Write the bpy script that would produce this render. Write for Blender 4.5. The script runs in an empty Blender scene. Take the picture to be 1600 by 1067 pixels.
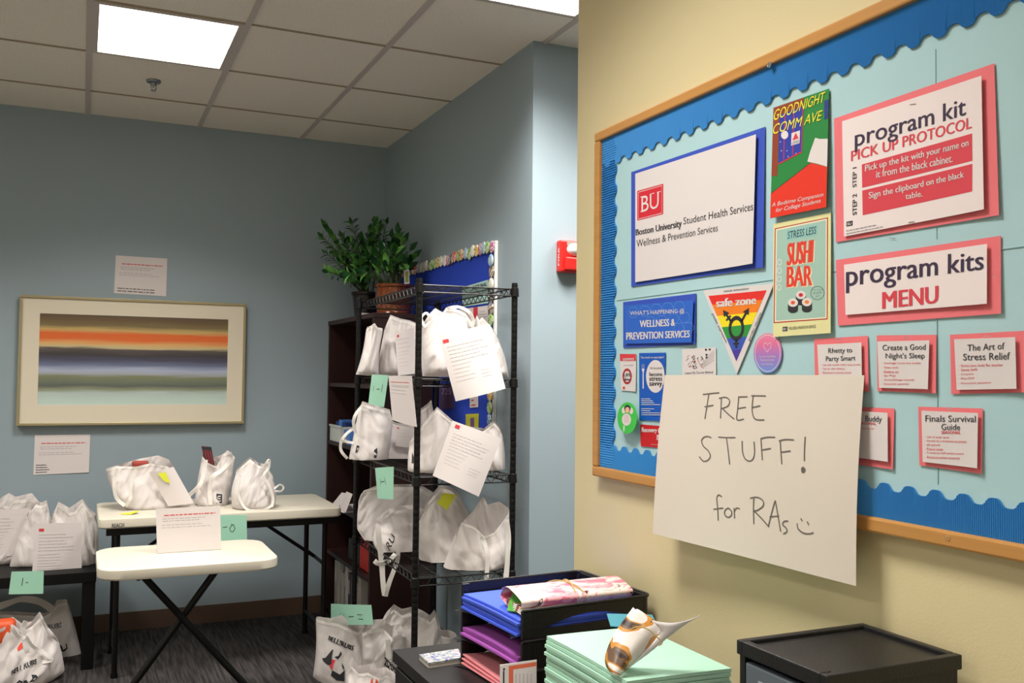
import bpy, bmesh, math, random
from mathutils import Vector, noise
from math import sin, cos, pi, radians

# ------------------------------------------------------------------ camera
S = bpy.context.scene
COL = S.collection
FPX, PIT, ROL, YAW = 1471.77, .03671595, .01046092, .42799699
CAM = Vector((0, 0, 1.41))
FW = Vector((sin(YAW)*cos(PIT), cos(YAW)*cos(PIT), sin(PIT)))
_r0 = Vector((cos(YAW), -sin(YAW), 0)); _u0 = _r0.cross(FW)
RT = _r0*cos(ROL) + _u0*sin(ROL)
UP = -_r0*sin(ROL) + _u0*cos(ROL)
cd = bpy.data.cameras.new('camera'); cam = bpy.data.objects.new('camera', cd); COL.objects.link(cam)
from mathutils import Matrix
m = Matrix((RT, UP, -FW)).transposed().to_4x4(); m.translation = CAM
cam.matrix_world = m
cd.sensor_width = 36; cd.lens = 36*FPX/1600; cd.clip_start = .02
S.camera = cam

# ------------------------------------------------------------------ world, exposure
W = bpy.data.worlds.new('world'); S.world = W; W.use_nodes = True
W.node_tree.nodes['Background'].inputs[0].default_value = (.6, .65, .7, 1)
W.node_tree.nodes['Background'].inputs[1].default_value = .05
S.view_settings.view_transform = 'Standard'; S.view_settings.look = 'None'
S.view_settings.gamma = 1; S.view_settings.use_curve_mapping = False
S.view_settings.exposure = 1.02
LAMP = 1.6           # radiance of the ceiling diffusers seen from below
WATT, SPREAD = 13.0, 128
LAMPCOL = (1.0, .96, .89)

def ray(px, py): return RT*(px-800) - UP*(py-533.5) + FW*FPX
def at(px, py, axis, v):
    d = ray(px, py); return CAM + d*((v-CAM[axis])/d[axis])
def vp(px, py, P0, n=None):
    """pixel ray met with the vertical plane through P0 that faces the camera"""
    n = n or Vector((P0.x-CAM.x, P0.y-CAM.y, 0)).normalized()
    d = ray(px, py); return CAM + d*((P0-CAM).dot(n)/d.dot(n))

# ------------------------------------------------------------------ materials
def lin(c):
    if isinstance(c, str): c = tuple(int(c[i:i+2], 16)/255 for i in (0, 2, 4))
    return tuple(x/12.92 if x <= .04045 else ((x+.055)/1.055)**2.4 for x in c) + (1,)
MATS = {}
def mat(name, col, rough=.6, var=0, scale=30, bump=0, bscale=None, metal=0, spec=.4, trans=0, coat=0, stretch=(1, 1, 1), alpha=1):
    if name in MATS: return MATS[name]
    M = bpy.data.materials.new(name); M.use_nodes = True; MATS[name] = M
    nt = M.node_tree; N = nt.nodes; L = nt.links; b = N['Principled BSDF']
    c = lin(col); b.inputs['Base Color'].default_value = c
    b.inputs['Roughness'].default_value = rough; b.inputs['Metallic'].default_value = metal
    b.inputs['Specular IOR Level'].default_value = spec
    if coat: b.inputs['Coat Weight'].default_value = coat
    if alpha < 1: b.inputs['Alpha'].default_value = alpha
    if var or bump:
        tc = N.new('ShaderNodeTexCoord'); mp = N.new('ShaderNodeMapping'); L.new(tc.outputs['Object'], mp.inputs[0])
        mp.inputs['Scale'].default_value = stretch
    if var:
        nz = N.new('ShaderNodeTexNoise'); nz.inputs['Scale'].default_value = scale; nz.inputs['Detail'].default_value = 4
        L.new(mp.outputs[0], nz.inputs[0])
        mx = N.new('ShaderNodeMix'); mx.data_type = 'RGBA'
        mx.inputs['A'].default_value = tuple(x*(1-var) for x in c[:3])+(1,)
        mx.inputs['B'].default_value = tuple(min(1, x*(1+var)) for x in c[:3])+(1,)
        L.new(nz.outputs[0], mx.inputs['Factor']); L.new(mx.outputs['Result'], b.inputs['Base Color'])
    if bump:
        n2 = N.new('ShaderNodeTexNoise'); n2.inputs['Scale'].default_value = bscale or scale; n2.inputs['Detail'].default_value = 5
        L.new(mp.outputs[0], n2.inputs[0]); bp = N.new('ShaderNodeBump'); bp.inputs['Strength'].default_value = bump
        bp.inputs['Distance'].default_value = .01; L.new(n2.outputs[0], bp.inputs['Height']); L.new(bp.outputs[0], b.inputs['Normal'])
    if trans:
        tr = N.new('ShaderNodeBsdfTranslucent'); tr.inputs[0].default_value = c
        ms = N.new('ShaderNodeMixShader'); ms.inputs[0].default_value = trans
        L.new(b.outputs[0], ms.inputs[1]); L.new(tr.outputs[0], ms.inputs[2]); L.new(ms.outputs[0], N['Material Output'].inputs[0])
    return M
def ramp_mat(name, axis, stops, rough=.5, nscale=0, namt=0):
    """colour bands along a generated axis; stops = (pos, hex)"""
    M = bpy.data.materials.new(name); M.use_nodes = True; nt = M.node_tree; N = nt.nodes; L = nt.links
    b = N['Principled BSDF']; b.inputs['Roughness'].default_value = rough
    tc = N.new('ShaderNodeTexCoord'); sp = N.new('ShaderNodeSeparateXYZ'); L.new(tc.outputs['Generated'], sp.inputs[0])
    out = sp.outputs[axis]
    if namt:
        mp = N.new('ShaderNodeMapping'); mp.inputs['Scale'].default_value = (1.2, 1, 9); L.new(tc.outputs['Generated'], mp.inputs[0])
        nz = N.new('ShaderNodeTexNoise'); nz.inputs['Scale'].default_value = nscale; nz.inputs['Detail'].default_value = 3; L.new(mp.outputs[0], nz.inputs[0])
        ma = N.new('ShaderNodeMath'); ma.operation = 'MULTIPLY_ADD'; ma.inputs[1].default_value = namt; L.new(nz.outputs[0], ma.inputs[0]); L.new(out, ma.inputs[2])
        mc = N.new('ShaderNodeMath'); mc.operation = 'SUBTRACT'; mc.inputs[1].default_value = namt*.5; L.new(ma.outputs[0], mc.inputs[0]); out = mc.outputs[0]
    r = N.new('ShaderNodeValToRGB'); L.new(out, r.inputs[0])
    e = r.color_ramp.elements
    while len(e) > 1: e.remove(e[0])
    e[0].position = stops[0][0]; e[0].color = lin(stops[0][1])
    for p, c in stops[1:]:
        k = e.new(p); k.color = lin(c)
    L.new(r.outputs[0], b.inputs['Base Color']); return M
def blotch_mat(name, cols, scale, rough=.45, stretch=(1, 1, 1)):
    M = bpy.data.materials.new(name); M.use_nodes = True; nt = M.node_tree; N = nt.nodes; L = nt.links
    b = N['Principled BSDF']; b.inputs['Roughness'].default_value = rough
    tc = N.new('ShaderNodeTexCoord'); mp = N.new('ShaderNodeMapping'); mp.inputs['Scale'].default_value = stretch; L.new(tc.outputs['Object'], mp.inputs[0])
    nz = N.new('ShaderNodeTexNoise'); nz.inputs['Scale'].default_value = scale; nz.inputs['Detail'].default_value = 2.5
    nz.inputs['Distortion'].default_value = 1.2; L.new(mp.outputs[0], nz.inputs[0])
    r = N.new('ShaderNodeValToRGB'); r.color_ramp.interpolation = 'CONSTANT'; L.new(nz.outputs[0], r.inputs[0])
    e = r.color_ramp.elements; e[0].position = 0; e[0].color = lin(cols[0][1]); e.remove(e[1])
    for p, c in cols[1:]:
        k = e.new(p); k.color = lin(c)
    L.new(r.outputs[0], b.inputs['Base Color']); return M
def emit(name, col, s):
    M = bpy.data.materials.new(name); M.use_nodes = True; b = M.node_tree.nodes['Principled BSDF']
    b.inputs['Base Color'].default_value = (.9, .9, .9, 1); b.inputs['Emission Color'].default_value = tuple(col)+(1,); b.inputs['Emission Strength'].default_value = s
    return M

PAPER = mat('white_paper', 'd8d0d0', .8)
PAPERS = mat('sheet_paper', 'e2d9d8', .8, trans=.08)
INK = mat('dark_ink', '2b2a30', .7); GREY = mat('grey_print', 'a8a2a6', .8); RED = mat('red_print', 'd23a44', .6)
BLK = mat('black_plastic', '151416', .38, bump=.15, bscale=160, spec=.45)
METBLK = mat('black_powder_coat', '0a0909', .4, spec=.3)
GREEN = mat('mint_paper', 'a2d6be', .75, trans=.05)
BAG = mat('white_nonwoven_fabric', 'e2dbd9', .75, var=.03, scale=14, bump=.12, bscale=500, trans=.22)
HEM = mat('white_fabric_tape', 'efeae6', .7, bump=.1, bscale=600, trans=.1)
WOODC = mat('oak_moulding', 'c08a4a', .4, var=.18, scale=6, stretch=(1, .6, 14), coat=.2)
MAHOG = mat('dark_mahogany', '2c1513', .45, var=.25, scale=7, stretch=(6, 6, .6))
YEL = mat('yellow_sticky_note', 'd8dc3a', .7)

# ------------------------------------------------------------------ objects
ORG = {}
SOFT = ('tote_bag', 'hem')
def tag(o, label=None, cat=None, group=None, kind=None):
    for k, v in (('label', label), ('category', cat), ('group', group), ('kind', kind)):
        if v: o[k] = v
    return o
def thing(name, label, cat, loc, group=None, kind=None):
    o = bpy.data.objects.new(name, None); o.empty_display_size = .05; COL.objects.link(o)
    o.location = loc; ORG[o.name] = Vector(loc); return tag(o, label, cat, group, kind)
class MB:
    def __init__(s): s.v = []; s.f = []
    def add(s, v, f):
        b = len(s.v); s.v += [Vector(p) for p in v]; s.f += [tuple(i+b for i in q) for q in f]; return s
    def box(s, a, b, bev=0):
        a = Vector(a); b = Vector(b)
        if not bev:
            vs = [(x, y, z) for x in (a.x, b.x) for y in (a.y, b.y) for z in (a.z, b.z)]
            return s.add(vs, [(0, 1, 3, 2), (4, 6, 7, 5), (0, 4, 5, 1), (2, 3, 7, 6), (0, 2, 6, 4), (1, 5, 7, 3)])
        bm = bmesh.new(); bmesh.ops.create_cube(bm, size=1)
        for v in bm.verts:
            v.co = Vector([(a[i]+b[i])/2 + v.co[i]*(b[i]-a[i]) for i in range(3)])
        bmesh.ops.bevel(bm, geom=bm.edges[:], offset=bev, segments=2, affect='EDGES', profile=.5)
        s.add([v.co.copy() for v in bm.verts], [tuple(v.index for v in f.verts) for f in bm.faces]); bm.free(); return s
    def obox(s, c, ax, ay, az):
        """box from centre and three half-axis vectors"""
        c = Vector(c); vs = [c+ax*i+ay*j+az*k for i in (-1, 1) for j in (-1, 1) for k in (-1, 1)]
        return s.add(vs, [(0, 1, 3, 2), (4, 6, 7, 5), (0, 4, 5, 1), (2, 3, 7, 6), (0, 2, 6, 4), (1, 5, 7, 3)])
    def tube(s, path, r, n=8, cap=True):
        path = [Vector(p) for p in path]; vs = []; fs = []; k = len(path)
        for i, p in enumerate(path):
            t = (path[min(i+1, k-1)]-path[max(i-1, 0)]).normalized()
            a = t.cross(Vector((0, 0, 1)) if abs(t.z) < .9 else Vector((1, 0, 0))).normalized(); b = t.cross(a)
            rr = r[i] if isinstance(r, (list, tuple)) else r
            vs += [p+(a*cos(2*pi*j/n)+b*sin(2*pi*j/n))*rr for j in range(n)]
        for i in range(k-1):
            for j in range(n): fs.append((i*n+j, i*n+(j+1) % n, (i+1)*n+(j+1) % n, (i+1)*n+j))
        if cap: fs += [tuple(range(n))[::-1], tuple((k-1)*n+j for j in range(n))]
        return s.add(vs, fs)
    def lathe(s, prof, c, n=28):
        c = Vector(c); vs = []; fs = []
        for r, z in prof: vs += [c+Vector((r*cos(2*pi*j/n), r*sin(2*pi*j/n), z)) for j in range(n)]
        for i in range(len(prof)-1):
            for j in range(n): fs.append((i*n+j, i*n+(j+1) % n, (i+1)*n+(j+1) % n, (i+1)*n+j))
        return s.add(vs, fs)
    def slab(s, P, th):
        """polygon P (3D, planar-ish) thickened by vector th"""
        n = len(P); P = [Vector(p) for p in P]
        fs = [tuple(range(n)), tuple(range(2*n-1, n-1, -1))] + [(i, i+n, (i+1) % n+n, (i+1) % n) for i in range(n)]
        return s.add(P+[p+th for p in P], fs)
    def build(s, name, m, parent=None, smooth=False, label=None, cat=None, group=None, kind=None, origin=None):
        if parent is not None: org = ORG[parent.name]
        elif origin is not None: org = Vector(origin)
        else:
            mn = [min(v[i] for v in s.v) for i in range(3)]; mx = [max(v[i] for v in s.v) for i in range(3)]
            org = Vector(((mn[0]+mx[0])/2, (mn[1]+mx[1])/2, mn[2]))
        me = bpy.data.meshes.new(name); me.from_pydata([v-org for v in s.v], [], s.f)
        if isinstance(m, (list, tuple)):
            for q in m: me.materials.append(q)
        else: me.materials.append(m)
        if smooth:
            me.shade_smooth(); me.set_sharp_from_angle(angle=radians(50 if name not in SOFT else 80))
        me.update()
        o = bpy.data.objects.new(name, me); COL.objects.link(o)
        if parent is not None: o.parent = parent
        else: o.location = org
        ORG[o.name] = org
        return tag(o, label, cat, group, kind)
def sm(o, ang=40):
    o.data.set_sharp_from_angle(angle=radians(ang)); return o

# ------------------------------------------------------------------ text
_TX = {}
def glyphs(st, bold=0, shear=0):
    k = (st, bold, shear)
    if k not in _TX:
        c = bpy.data.curves.new('t', 'FONT'); c.body = st; c.offset = bold; c.shear = shear; c.resolution_u = 3
        o = bpy.data.objects.new('t', c); me = o.to_mesh()
        v = [tuple(p.co) for p in me.vertices]; f = [tuple(p.vertices) for p in me.polygons]
        o.to_mesh_clear(); bpy.data.objects.remove(o); bpy.data.curves.remove(c)
        x0 = min(p[0] for p in v); x1 = max(p[0] for p in v); y0 = min(p[1] for p in v); y1 = max(p[1] for p in v)
        _TX[k] = ([((p[0]-x0)/(x1-x0), (p[1]-y0)/(y1-y0)) for p in v], f)
    return _TX[k]
def bil(Q, s, t):
    """s left->right, t bottom->top; Q = TL,TR,BR,BL"""
    return (Q[3]*(1-s)+Q[2]*s)*(1-t) + (Q[0]*(1-s)+Q[1]*s)*t
class Sheet:
    """A flat printed sheet: 3D quad TL,TR,BR,BL with an optional curl d(s,t) along its normal."""
    def __init__(s, Q, d=None):
        s.Q = Q; s.n = (Q[1]-Q[0]).cross(Q[3]-Q[0]).normalized()
        if s.n.dot(CAM-Q[0]) < 0: s.n = -s.n
        s.d = d or (lambda a, b: 0)
    def st(s, P):
        ex = s.Q[2]-s.Q[3]; ey = s.Q[0]-s.Q[3]; w = P-s.Q[3]
        a = ex.dot(ex); b = ex.dot(ey); c = ey.dot(ey); p = w.dot(ex); q = w.dot(ey); D = a*c-b*b
        S_, T_ = (p*c-q*b)/D, (q*a-p*b)/D
        for _ in range(3):
            e = P-bil(s.Q, S_, T_); S_ += e.dot(ex)/a; T_ += e.dot(ey)/c
        return S_, T_
    def pt(s, P, off=0):
        a, b = s.st(P); return bil(s.Q, a, b) + s.n*(s.d(min(1, max(0, a)), min(1, max(0, b)))+off)
    def px(s, x, y, off=.0006):
        d = ray(x, y); P = CAM + d*((s.Q[0]-CAM).dot(s.n)/d.dot(s.n)); return s.pt(P, off*.42)
    def body(s, mb, N=10, th=.0006):
        vs = []; fs = []
        for k in (0, 1):
            for j in range(N+1):
                for i in range(N+1):
                    a, b = i/N, j/N; vs.append(bil(s.Q, a, b)+s.n*(s.d(a, b)-th*k))
        M = (N+1)**2
        for j in range(N):
            for i in range(N):
                a = j*(N+1)+i; fs.append((a, a+1, a+N+2, a+N+1)); fs.append((M+a, M+a+N+1, M+a+N+2, M+a+1))
        for i in range(N):
            for a, b in ((i, i+1), ((N)*(N+1)+i+1, N*(N+1)+i)): fs.append((b, a, a+M, b+M))
            for a, b in (((i+1)*(N+1), i*(N+1)), (i*(N+1)+N, (i+1)*(N+1)+N)): fs.append((b, a, a+M, b+M))
        return mb.add(vs, fs)
    def text(s, mb, st, q, bold=0, shear=0, off=.0009):
        """q = xl, yt_l, yb_l, xr, yt_r, yb_r  or 4 corner pixels"""
        if len(q) == 6: q = [(q[0], q[1]), (q[3], q[4]), (q[3], q[5]), (q[0], q[2])]
        v, f = glyphs(st, 0, shear)
        C4 = [Vector((a, b, 0)) for a, b in q]
        hgt = math.dist(q[0], q[3]); wid = max(1e-3, math.dist(q[0], q[1])); k = bold*hgt*1.1/wid; off += .0003
        for n_, d in enumerate((0,) if not bold else (-k, 0, k)):
            mb.add([s.px(*bil(C4, a+d, b)[:2], off+n_*.00015) for a, b in v], f)
        return mb
    def poly(s, mb, pts, off=.0006):
        if len(pts) == 4:
            C4 = [Vector((a, b, 0)) for a, b in pts]; K = 10
            return mb.add([s.px(*bil(C4, i/K, j/K)[:2], off) for j in range(K+1) for i in range(K+1)], [(j*(K+1)+i, j*(K+1)+i+1, (j+1)*(K+1)+i+1, (j+1)*(K+1)+i) for j in range(K) for i in range(K)])
        return mb.add([s.px(x, y, off) for x, y in pts], [tuple(range(len(pts)))])
    def ell(s, mb, cx, cy, rx, ry, off=.0006, n=28, inner=0, slope=0):
        P = lambda k, a: s.px(cx+rx*k*cos(a), cy+ry*k*sin(a)+slope*rx*k*cos(a), off)
        A = [2*pi*i/n for i in range(n)]
        if not inner:
            vs = [P(.001, 0)]+[P(k/4, a) for k in (1, 2, 3, 4) for a in A]
            return mb.add(vs, [(0, 1+i, 1+(i+1) % n) for i in range(n)]+[(1+k*n+i, 1+k*n+n+i, 1+k*n+n+(i+1) % n, 1+k*n+(i+1) % n) for k in range(3) for i in range(n)])
        return mb.add([P(1, a) for a in A]+[P(inner, a) for a in A], [(i, (i+1) % n, n+(i+1) % n, n+i) for i in range(n)])
    def line(s, mb, pts, w, off=.0008):
        """ribbon of w metres through pixel points"""
        P = [s.px(x, y, off) for x, y in pts]; vs = []
        for i, p in enumerate(P):
            t = (P[min(i+1, len(P)-1)]-P[max(0, i-1)]).normalized(); b = t.cross(s.n).normalized()*w/2; vs += [p-b, p+b]
        return mb.add(vs, [(2*i, 2*i+1, 2*i+3, 2*i+2) for i in range(len(P)-1)])
    def rows(s, mb, s0, s1, t0, t1, n, seed=0, h=.004, off=.0007, ragged=.3):
        """lines of small print too fine to read"""
        R = random.Random(seed)
        for k in range(n):
            t = t1+(t0-t1)*k/max(1, n-1); a = s0; e = s1-(s1-s0)*R.random()*ragged
            while a < e:
                b = min(e, a+(s1-s0)*R.uniform(.03, .11)); hh = h/2
                mb.add([s.pt(bil(s.Q, x, y), off) for x, y in ((a, t-hh), (b, t-hh), (b, t+hh), (a, t+hh))], [(0, 1, 2, 3)])
                a = b+(s1-s0)*.018
        return mb

XC, YB, XB, H = 1.22, 5.6, 1.687, 2.81
# ------------------------------------------------------------------ room shell
BLUE = mat('blue_grey_wall_paint', '93a2ab', .55, var=.02, scale=3, bump=.04, bscale=220)
BEIGE = mat('beige_wall_paint', 'd6c89e', .55, var=.015, scale=3, bump=.05, bscale=200)
TILE = mat('ceiling_tile_mineral', 'f0e8dc', .9, var=.14, scale=120, bump=.35, bscale=140)
BAR = mat('ceiling_grid_metal', 'c4bab4', .5)
OFFW = mat('off_white_wall_paint', 'eae4d4', .6)
def carpet():
    M = mat('dark_carpet', '2b2828', .95)
    nt = M.node_tree; N = nt.nodes; L = nt.links; b = N['Principled BSDF']
    tc = N.new('ShaderNodeTexCoord'); mp = N.new('ShaderNodeMapping'); mp.inputs['Scale'].default_value = (90, 5, 1)
    mp.inputs['Rotation'].default_value = (0, 0, radians(8))
    L.new(tc.outputs['Object'], mp.inputs[0]); nz = N.new('ShaderNodeTexNoise'); nz.inputs['Scale'].default_value = 1; nz.inputs['Detail'].default_value = 3
    L.new(mp.outputs[0], nz.inputs[0]); r = N.new('ShaderNodeValToRGB'); L.new(nz.outputs[0], r.inputs[0])
    e = r.color_ramp.elements; e[0].position = .35; e[0].color = lin('1d1b1c'); e[1].position = .7; e[1].color = lin('4a4443')
    L.new(r.outputs[0], b.inputs['Base Color'])
    n2 = N.new('ShaderNodeTexNoise'); n2.inputs['Scale'].default_value = 400; L.new(tc.outputs['Object'], n2.inputs[0])
    bp = N.new('ShaderNodeBump'); bp.inputs['Strength'].default_value = .6; L.new(n2.outputs[0], bp.inputs['Height']); L.new(bp.outputs[0], b.inputs['Normal'])
    return M
XL, YF, XR = -2.35, -1.85, 3.5
YD = 3.51
def struct(mb, name, m, **k): return mb.build(name, m, kind='structure', **k)
struct(MB().box((XL-.1, YF-.1, -.1), (XR+.1, YB+.1, 0)), 'floor', carpet())
CEIL = struct(MB().box((XL-.1, YF-.1, H+.03), (XR+.1, YB+.1, H+.13)), 'ceiling', mat('plenum', '777370', .9))
struct(MB().box((XL-.1, YB, 0), (XB+.12, YB+.1, H+.03)), 'wall_back', BLUE)
struct(MB().box((XB, YD, 0), (XB+.12, YB, H+.03)), 'wall_alcove', BLUE)
struct(MB().box((XB+.12, YD, 0), (XR, YD+.1, H+.03)), 'wall_column', BLUE)
struct(MB().box((XC, YF, 0), (XC+.13, 2.256, H+.03)), 'wall_right', BEIGE)
struct(MB().box((XL-.1, YF, 0), (XL, YB, H+.03)), 'wall_left', OFFW)
struct(MB().box((XL, YF-.1, 0), (XR, YF, H+.03)), 'wall_front', OFFW)
struct(MB().box((XR, YF, 0), (XR+.1, YD+.1, H+.03)), 'wall_corridor', BLUE)
BASEM = mat('brown_vinyl_baseboard', '57453a', .5)
struct(MB().box((XL, YB-.008, 0), (XB, YB, .1), .002), 'baseboard_back', BASEM)
struct(MB().box((XB-.008, YD, 0), (XB, YB-.008, .1), .002), 'baseboard_alcove', BASEM)
struct(MB().box((XB, YD-.008, 0), (XR, YD, .1), .002), 'baseboard_column', BASEM)
struct(MB().box((XC-.008, YF, 0), (XC, 2.256, .1), .002), 'baseboard_right', BASEM)

GX = [-.006+.581*k for k in range(-4, 7)]; GY = [5.117-.6365*k for k in range(-0, 11)]
gx = [XL]+[x for x in GX if XL+.05 < x < XR-.05]+[XR]; gy = [YF]+sorted(y for y in GY if YF+.05 < y)+[YB]
LIGHTS = [(0, 1), (2, 3), (-3, 1), (0, 5), (-3, 5), (0, 9), (-3, 9), (4, 3), (4, 8)]
def inroom(x, y): return not (x > XB+.1 and y > YD+.05)
lightcells = {(round(-.006+.581*(c+.5), 2), round(5.117-.6365*(r+.5), 2)) for c, r in LIGHTS}
tile_mesh = {}
for i in range(len(gx)-1):
    for j in range(len(gy)-1):
        a, b, c, d = gx[i], gx[i+1], gy[j], gy[j+1]; cx, cy = (a+b)/2, (c+d)/2
        if not inroom(cx, cy): continue
        if any(abs(cx-p) < .1 and abs(cy-q) < .1 for p, q in lightcells): continue
        x1 = b
        key = (round(b-a, 3), round(d-c, 3))
        if key in tile_mesh:
            o = bpy.data.objects.new('ceiling_tile', tile_mesh[key]); COL.objects.link(o); o.parent = CEIL
            o.location = Vector((cx, cy, H+.012))-ORG['ceiling']
        else:
            mb = MB().box((-(b-a)/2+.004, -(d-c)/2+.004, -.008), ((b-a)/2-.004, (d-c)/2-.004, .012), .003)
            me = bpy.data.meshes.new('ceiling_tile'); me.from_pydata(mb.v, [], mb.f); me.materials.append(TILE); tile_mesh[key] = me
            o = bpy.data.objects.new('ceiling_tile', me); COL.objects.link(o); o.parent = CEIL
            o.location = Vector((cx, cy, H+.012))-ORG['ceiling']
for x in gx[1:-1]:
    e = YB if x < XB else YD
    MB().box((x-.012, YF, H-.002), (x+.012, e, H+.004)).build('grid_bar', BAR, CEIL)
for y in gy[1:-1]:
    MB().box((XL, y-.004, H-.0012), (XB if y > YD else XR, y+.004, H+.004)).build('grid_bar', mat('ceiling_cross_bar', 'a5957f', .6), CEIL)
DIFF = emit('lamp_diffuser', LAMPCOL, LAMP)
for c, r in LIGHTS:
    x0 = -.006+.581*c; x1 = x0+.581; y1 = 5.117-.6365*r; y0 = y1-.6365
    lab = {(0, 1): 'square white troffer ceiling light above the folding tables', (2, 3): 'square ceiling light at top right beside the wall column corner'}.get((c, r), 'square ceiling light outside the frame')
    t = thing('ceiling_light', lab, 'ceiling light', ((x0+x1)/2, (y0+y1)/2, H), 'recessed ceiling lights' if 'outside' in lab else None)
    mb = MB(); w = .022
    mb.box((x0+.012, y0+.004, H-.004), (x0+.012+w, y1-.004, H+.012)); mb.box((x1-.012-w, y0+.004, H-.004), (x1-.012, y1-.004, H+.012))
    mb.box((x0+.012+w, y0+.004, H-.004), (x1-.012-w, y0+.004+w, H+.012)); mb.box((x0+.012+w, y1-.004-w, H-.004), (x1-.012-w, y1-.004, H+.012))
    mb.build('frame', BAR, t)
    MB().box((x0+.012+w, y0+.004+w, H+.004), (x1-.012-w, y1-.004-w, H+.01)).build('diffuser', DIFF, t)
    ld = bpy.data.lights.new('lamp', 'AREA'); ld.shape = 'RECTANGLE'; ld.size = x1-x0-.07; ld.size_y = y1-y0-.055; ld.energy = WATT*(1.5 if (c, r) == (2, 3) else 1); ld.spread = radians(SPREAD); ld.color = LAMPCOL
    lo = bpy.data.objects.new('lamp', ld); COL.objects.link(lo); lo.parent = t; lo.location = (0, 0, .001)
# sprinkler
p = at(240, 127, 2, H); t = thing('sprinkler', 'small chrome fire sprinkler on the ceiling tile near the light', 'sprinkler', p)
CHR = mat('chrome', 'c9c9cc', .2, metal=1)
sm(MB().lathe([(.001, 0), (.034, -.001), (.032, -.006), (.014, -.01), (.012, -.02), (.001, -.021)], p).build('escutcheon', mat('brushed_plate', '8d9499', .35, metal=.8), t, True))
mb = MB().tube([p+Vector((0, 0, -.01)), p+Vector((0, 0, -.03))], .006).tube([p+Vector((-.012, 0, -.02)), p+Vector((-.012, 0, -.035)), p+Vector((0, 0, -.042)), p+Vector((.012, 0, -.035)), p+Vector((.012, 0, -.02))], .003, 6)
mb.lathe([(.001, -.042), (.014, -.043), (.014, -.046), (.001, -.047)], p, 14)
sm(mb.build('head', CHR, t, True))

# ------------------------------------------------------------------ framed picture and wall sheets
def wallA(x, y, off=0): return at(x, y, 1, YB-off)
Lx, Rx, Tz, Bz = -.305, .853, 1.81, 1.122
t = thing('framed_picture', 'wide framed print of blurred orange, navy and green horizontal bands', 'picture', ((Lx+Rx)/2, YB, Bz))
FRM = mat('champagne_frame', 'a59a78', .35, metal=.5)
y0 = YB-.045; fw = .014
for a, b in (((Lx, y0, Bz), (Rx, YB-.002, Bz+fw)), ((Lx, y0, Tz-fw), (Rx, YB-.002, Tz)), ((Lx, y0, Bz+fw), (Lx+fw, YB-.002, Tz-fw)), ((Rx-fw, y0, Bz+fw), (Rx, YB-.002, Tz-fw))):
    MB().box(a, b, .002).build('frame_rail', FRM, t)
ix0, ix1, iz0, iz1 = -.208, .755, 1.232, 1.716
MB().box((Lx+fw, y0+.012, Bz+fw), (Rx-fw, y0+.016, Tz-fw)).build('backing_board', mat('mat_core', 'ddd3bf', .9), t)
MATB = mat('cream_mat_board', 'ddd3bf', .85)
mb = MB()
for a, b in (((Lx+fw, y0+.008, Bz+fw), (Rx-fw, y0+.012, iz0)), ((Lx+fw, y0+.008, iz1), (Rx-fw, y0+.012, Tz-fw)), ((Lx+fw, y0+.008, iz0), (ix0, y0+.012, iz1)), ((ix1, y0+.008, iz0), (Rx-fw, y0+.012, iz1))): mb.box(a, b)
mb.build('mat', MATB, t)
art = ramp_mat('blurred_band_print', 2, [(0, 'c3d6cf'), (.06, 'bccfc6'), (.13, 'b4c4c0'), (.17, '8c9277'), (.21, '5b5f5c'), (.25, '6c7464'), (.31, '7d8264'), (.34, 'a3a7ae'), (.39, 'a9b2cb'), (.44, '6e7795'), (.5, '4a4a60'), (.56, '3c3639'), (.62, '5a514c'), (.64, 'c8b88c'), (.68, 'dda868'), (.73, 'de6a2c'), (.79, 'dc6428'), (.835, 'c8a868'), (.88, '7a6a45'), (.94, '6c5638'), (1, '5b4936')], .6, 2.5, .07)
MB().box((ix0, y0+.0105, iz0), (ix1, y0+.0118, iz1)).build('print', art, t)

def info_sheet(Q, label, parent=None, name='notice_sheet', tape=False, d=None, rot=False):
    s = Sheet(Q, d); o = s.body(MB()).build(name, PAPERS, None, True, label, 'notice')
    ORG[o.name] = ORG[o.name]
    s.rows(MB(), .12, .92, .79, .79, 1, 1, .022, ragged=0).build('red_heading', RED, o, kind=None)
    mb = MB(); s.rows(mb, .1, .9, .70, .65, 2, 2, .012); s.rows(mb, .08, .92, .55, .5, 2, 3, .01); mb.build('printed_lines', GREY, o)
    return o, s
# sheet above the picture
Q = [wallA(181, 399, .002), wallA(261.5, 404, .002), wallA(259.5, 463, .002), wallA(178, 458, .002)]
o, s = info_sheet(Q, 'white notice sheet with red heading taped on the wall above the framed picture', d=lambda a, b: .003*abs(a-.5)*2*b)
mb = MB(); s.rows(mb, .06, .94, .14, .07, 2, 5, .02); mb.build('handwritten_line', INK, o)
Q = [wallA(54.5, 680, .002), wallA(141, 679, .002), wallA(139, 738, .002), wallA(52, 742, .002)]
o, s = info_sheet(Q, 'white notice sheet with red heading taped on the wall below the framed picture', d=lambda a, b: .003*(1-b)*a)
mb = MB(); s.rows(mb, .04, .3, .24, .06, 4, 6, .02); mb.build('handwritten_line', INK, o)

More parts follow.
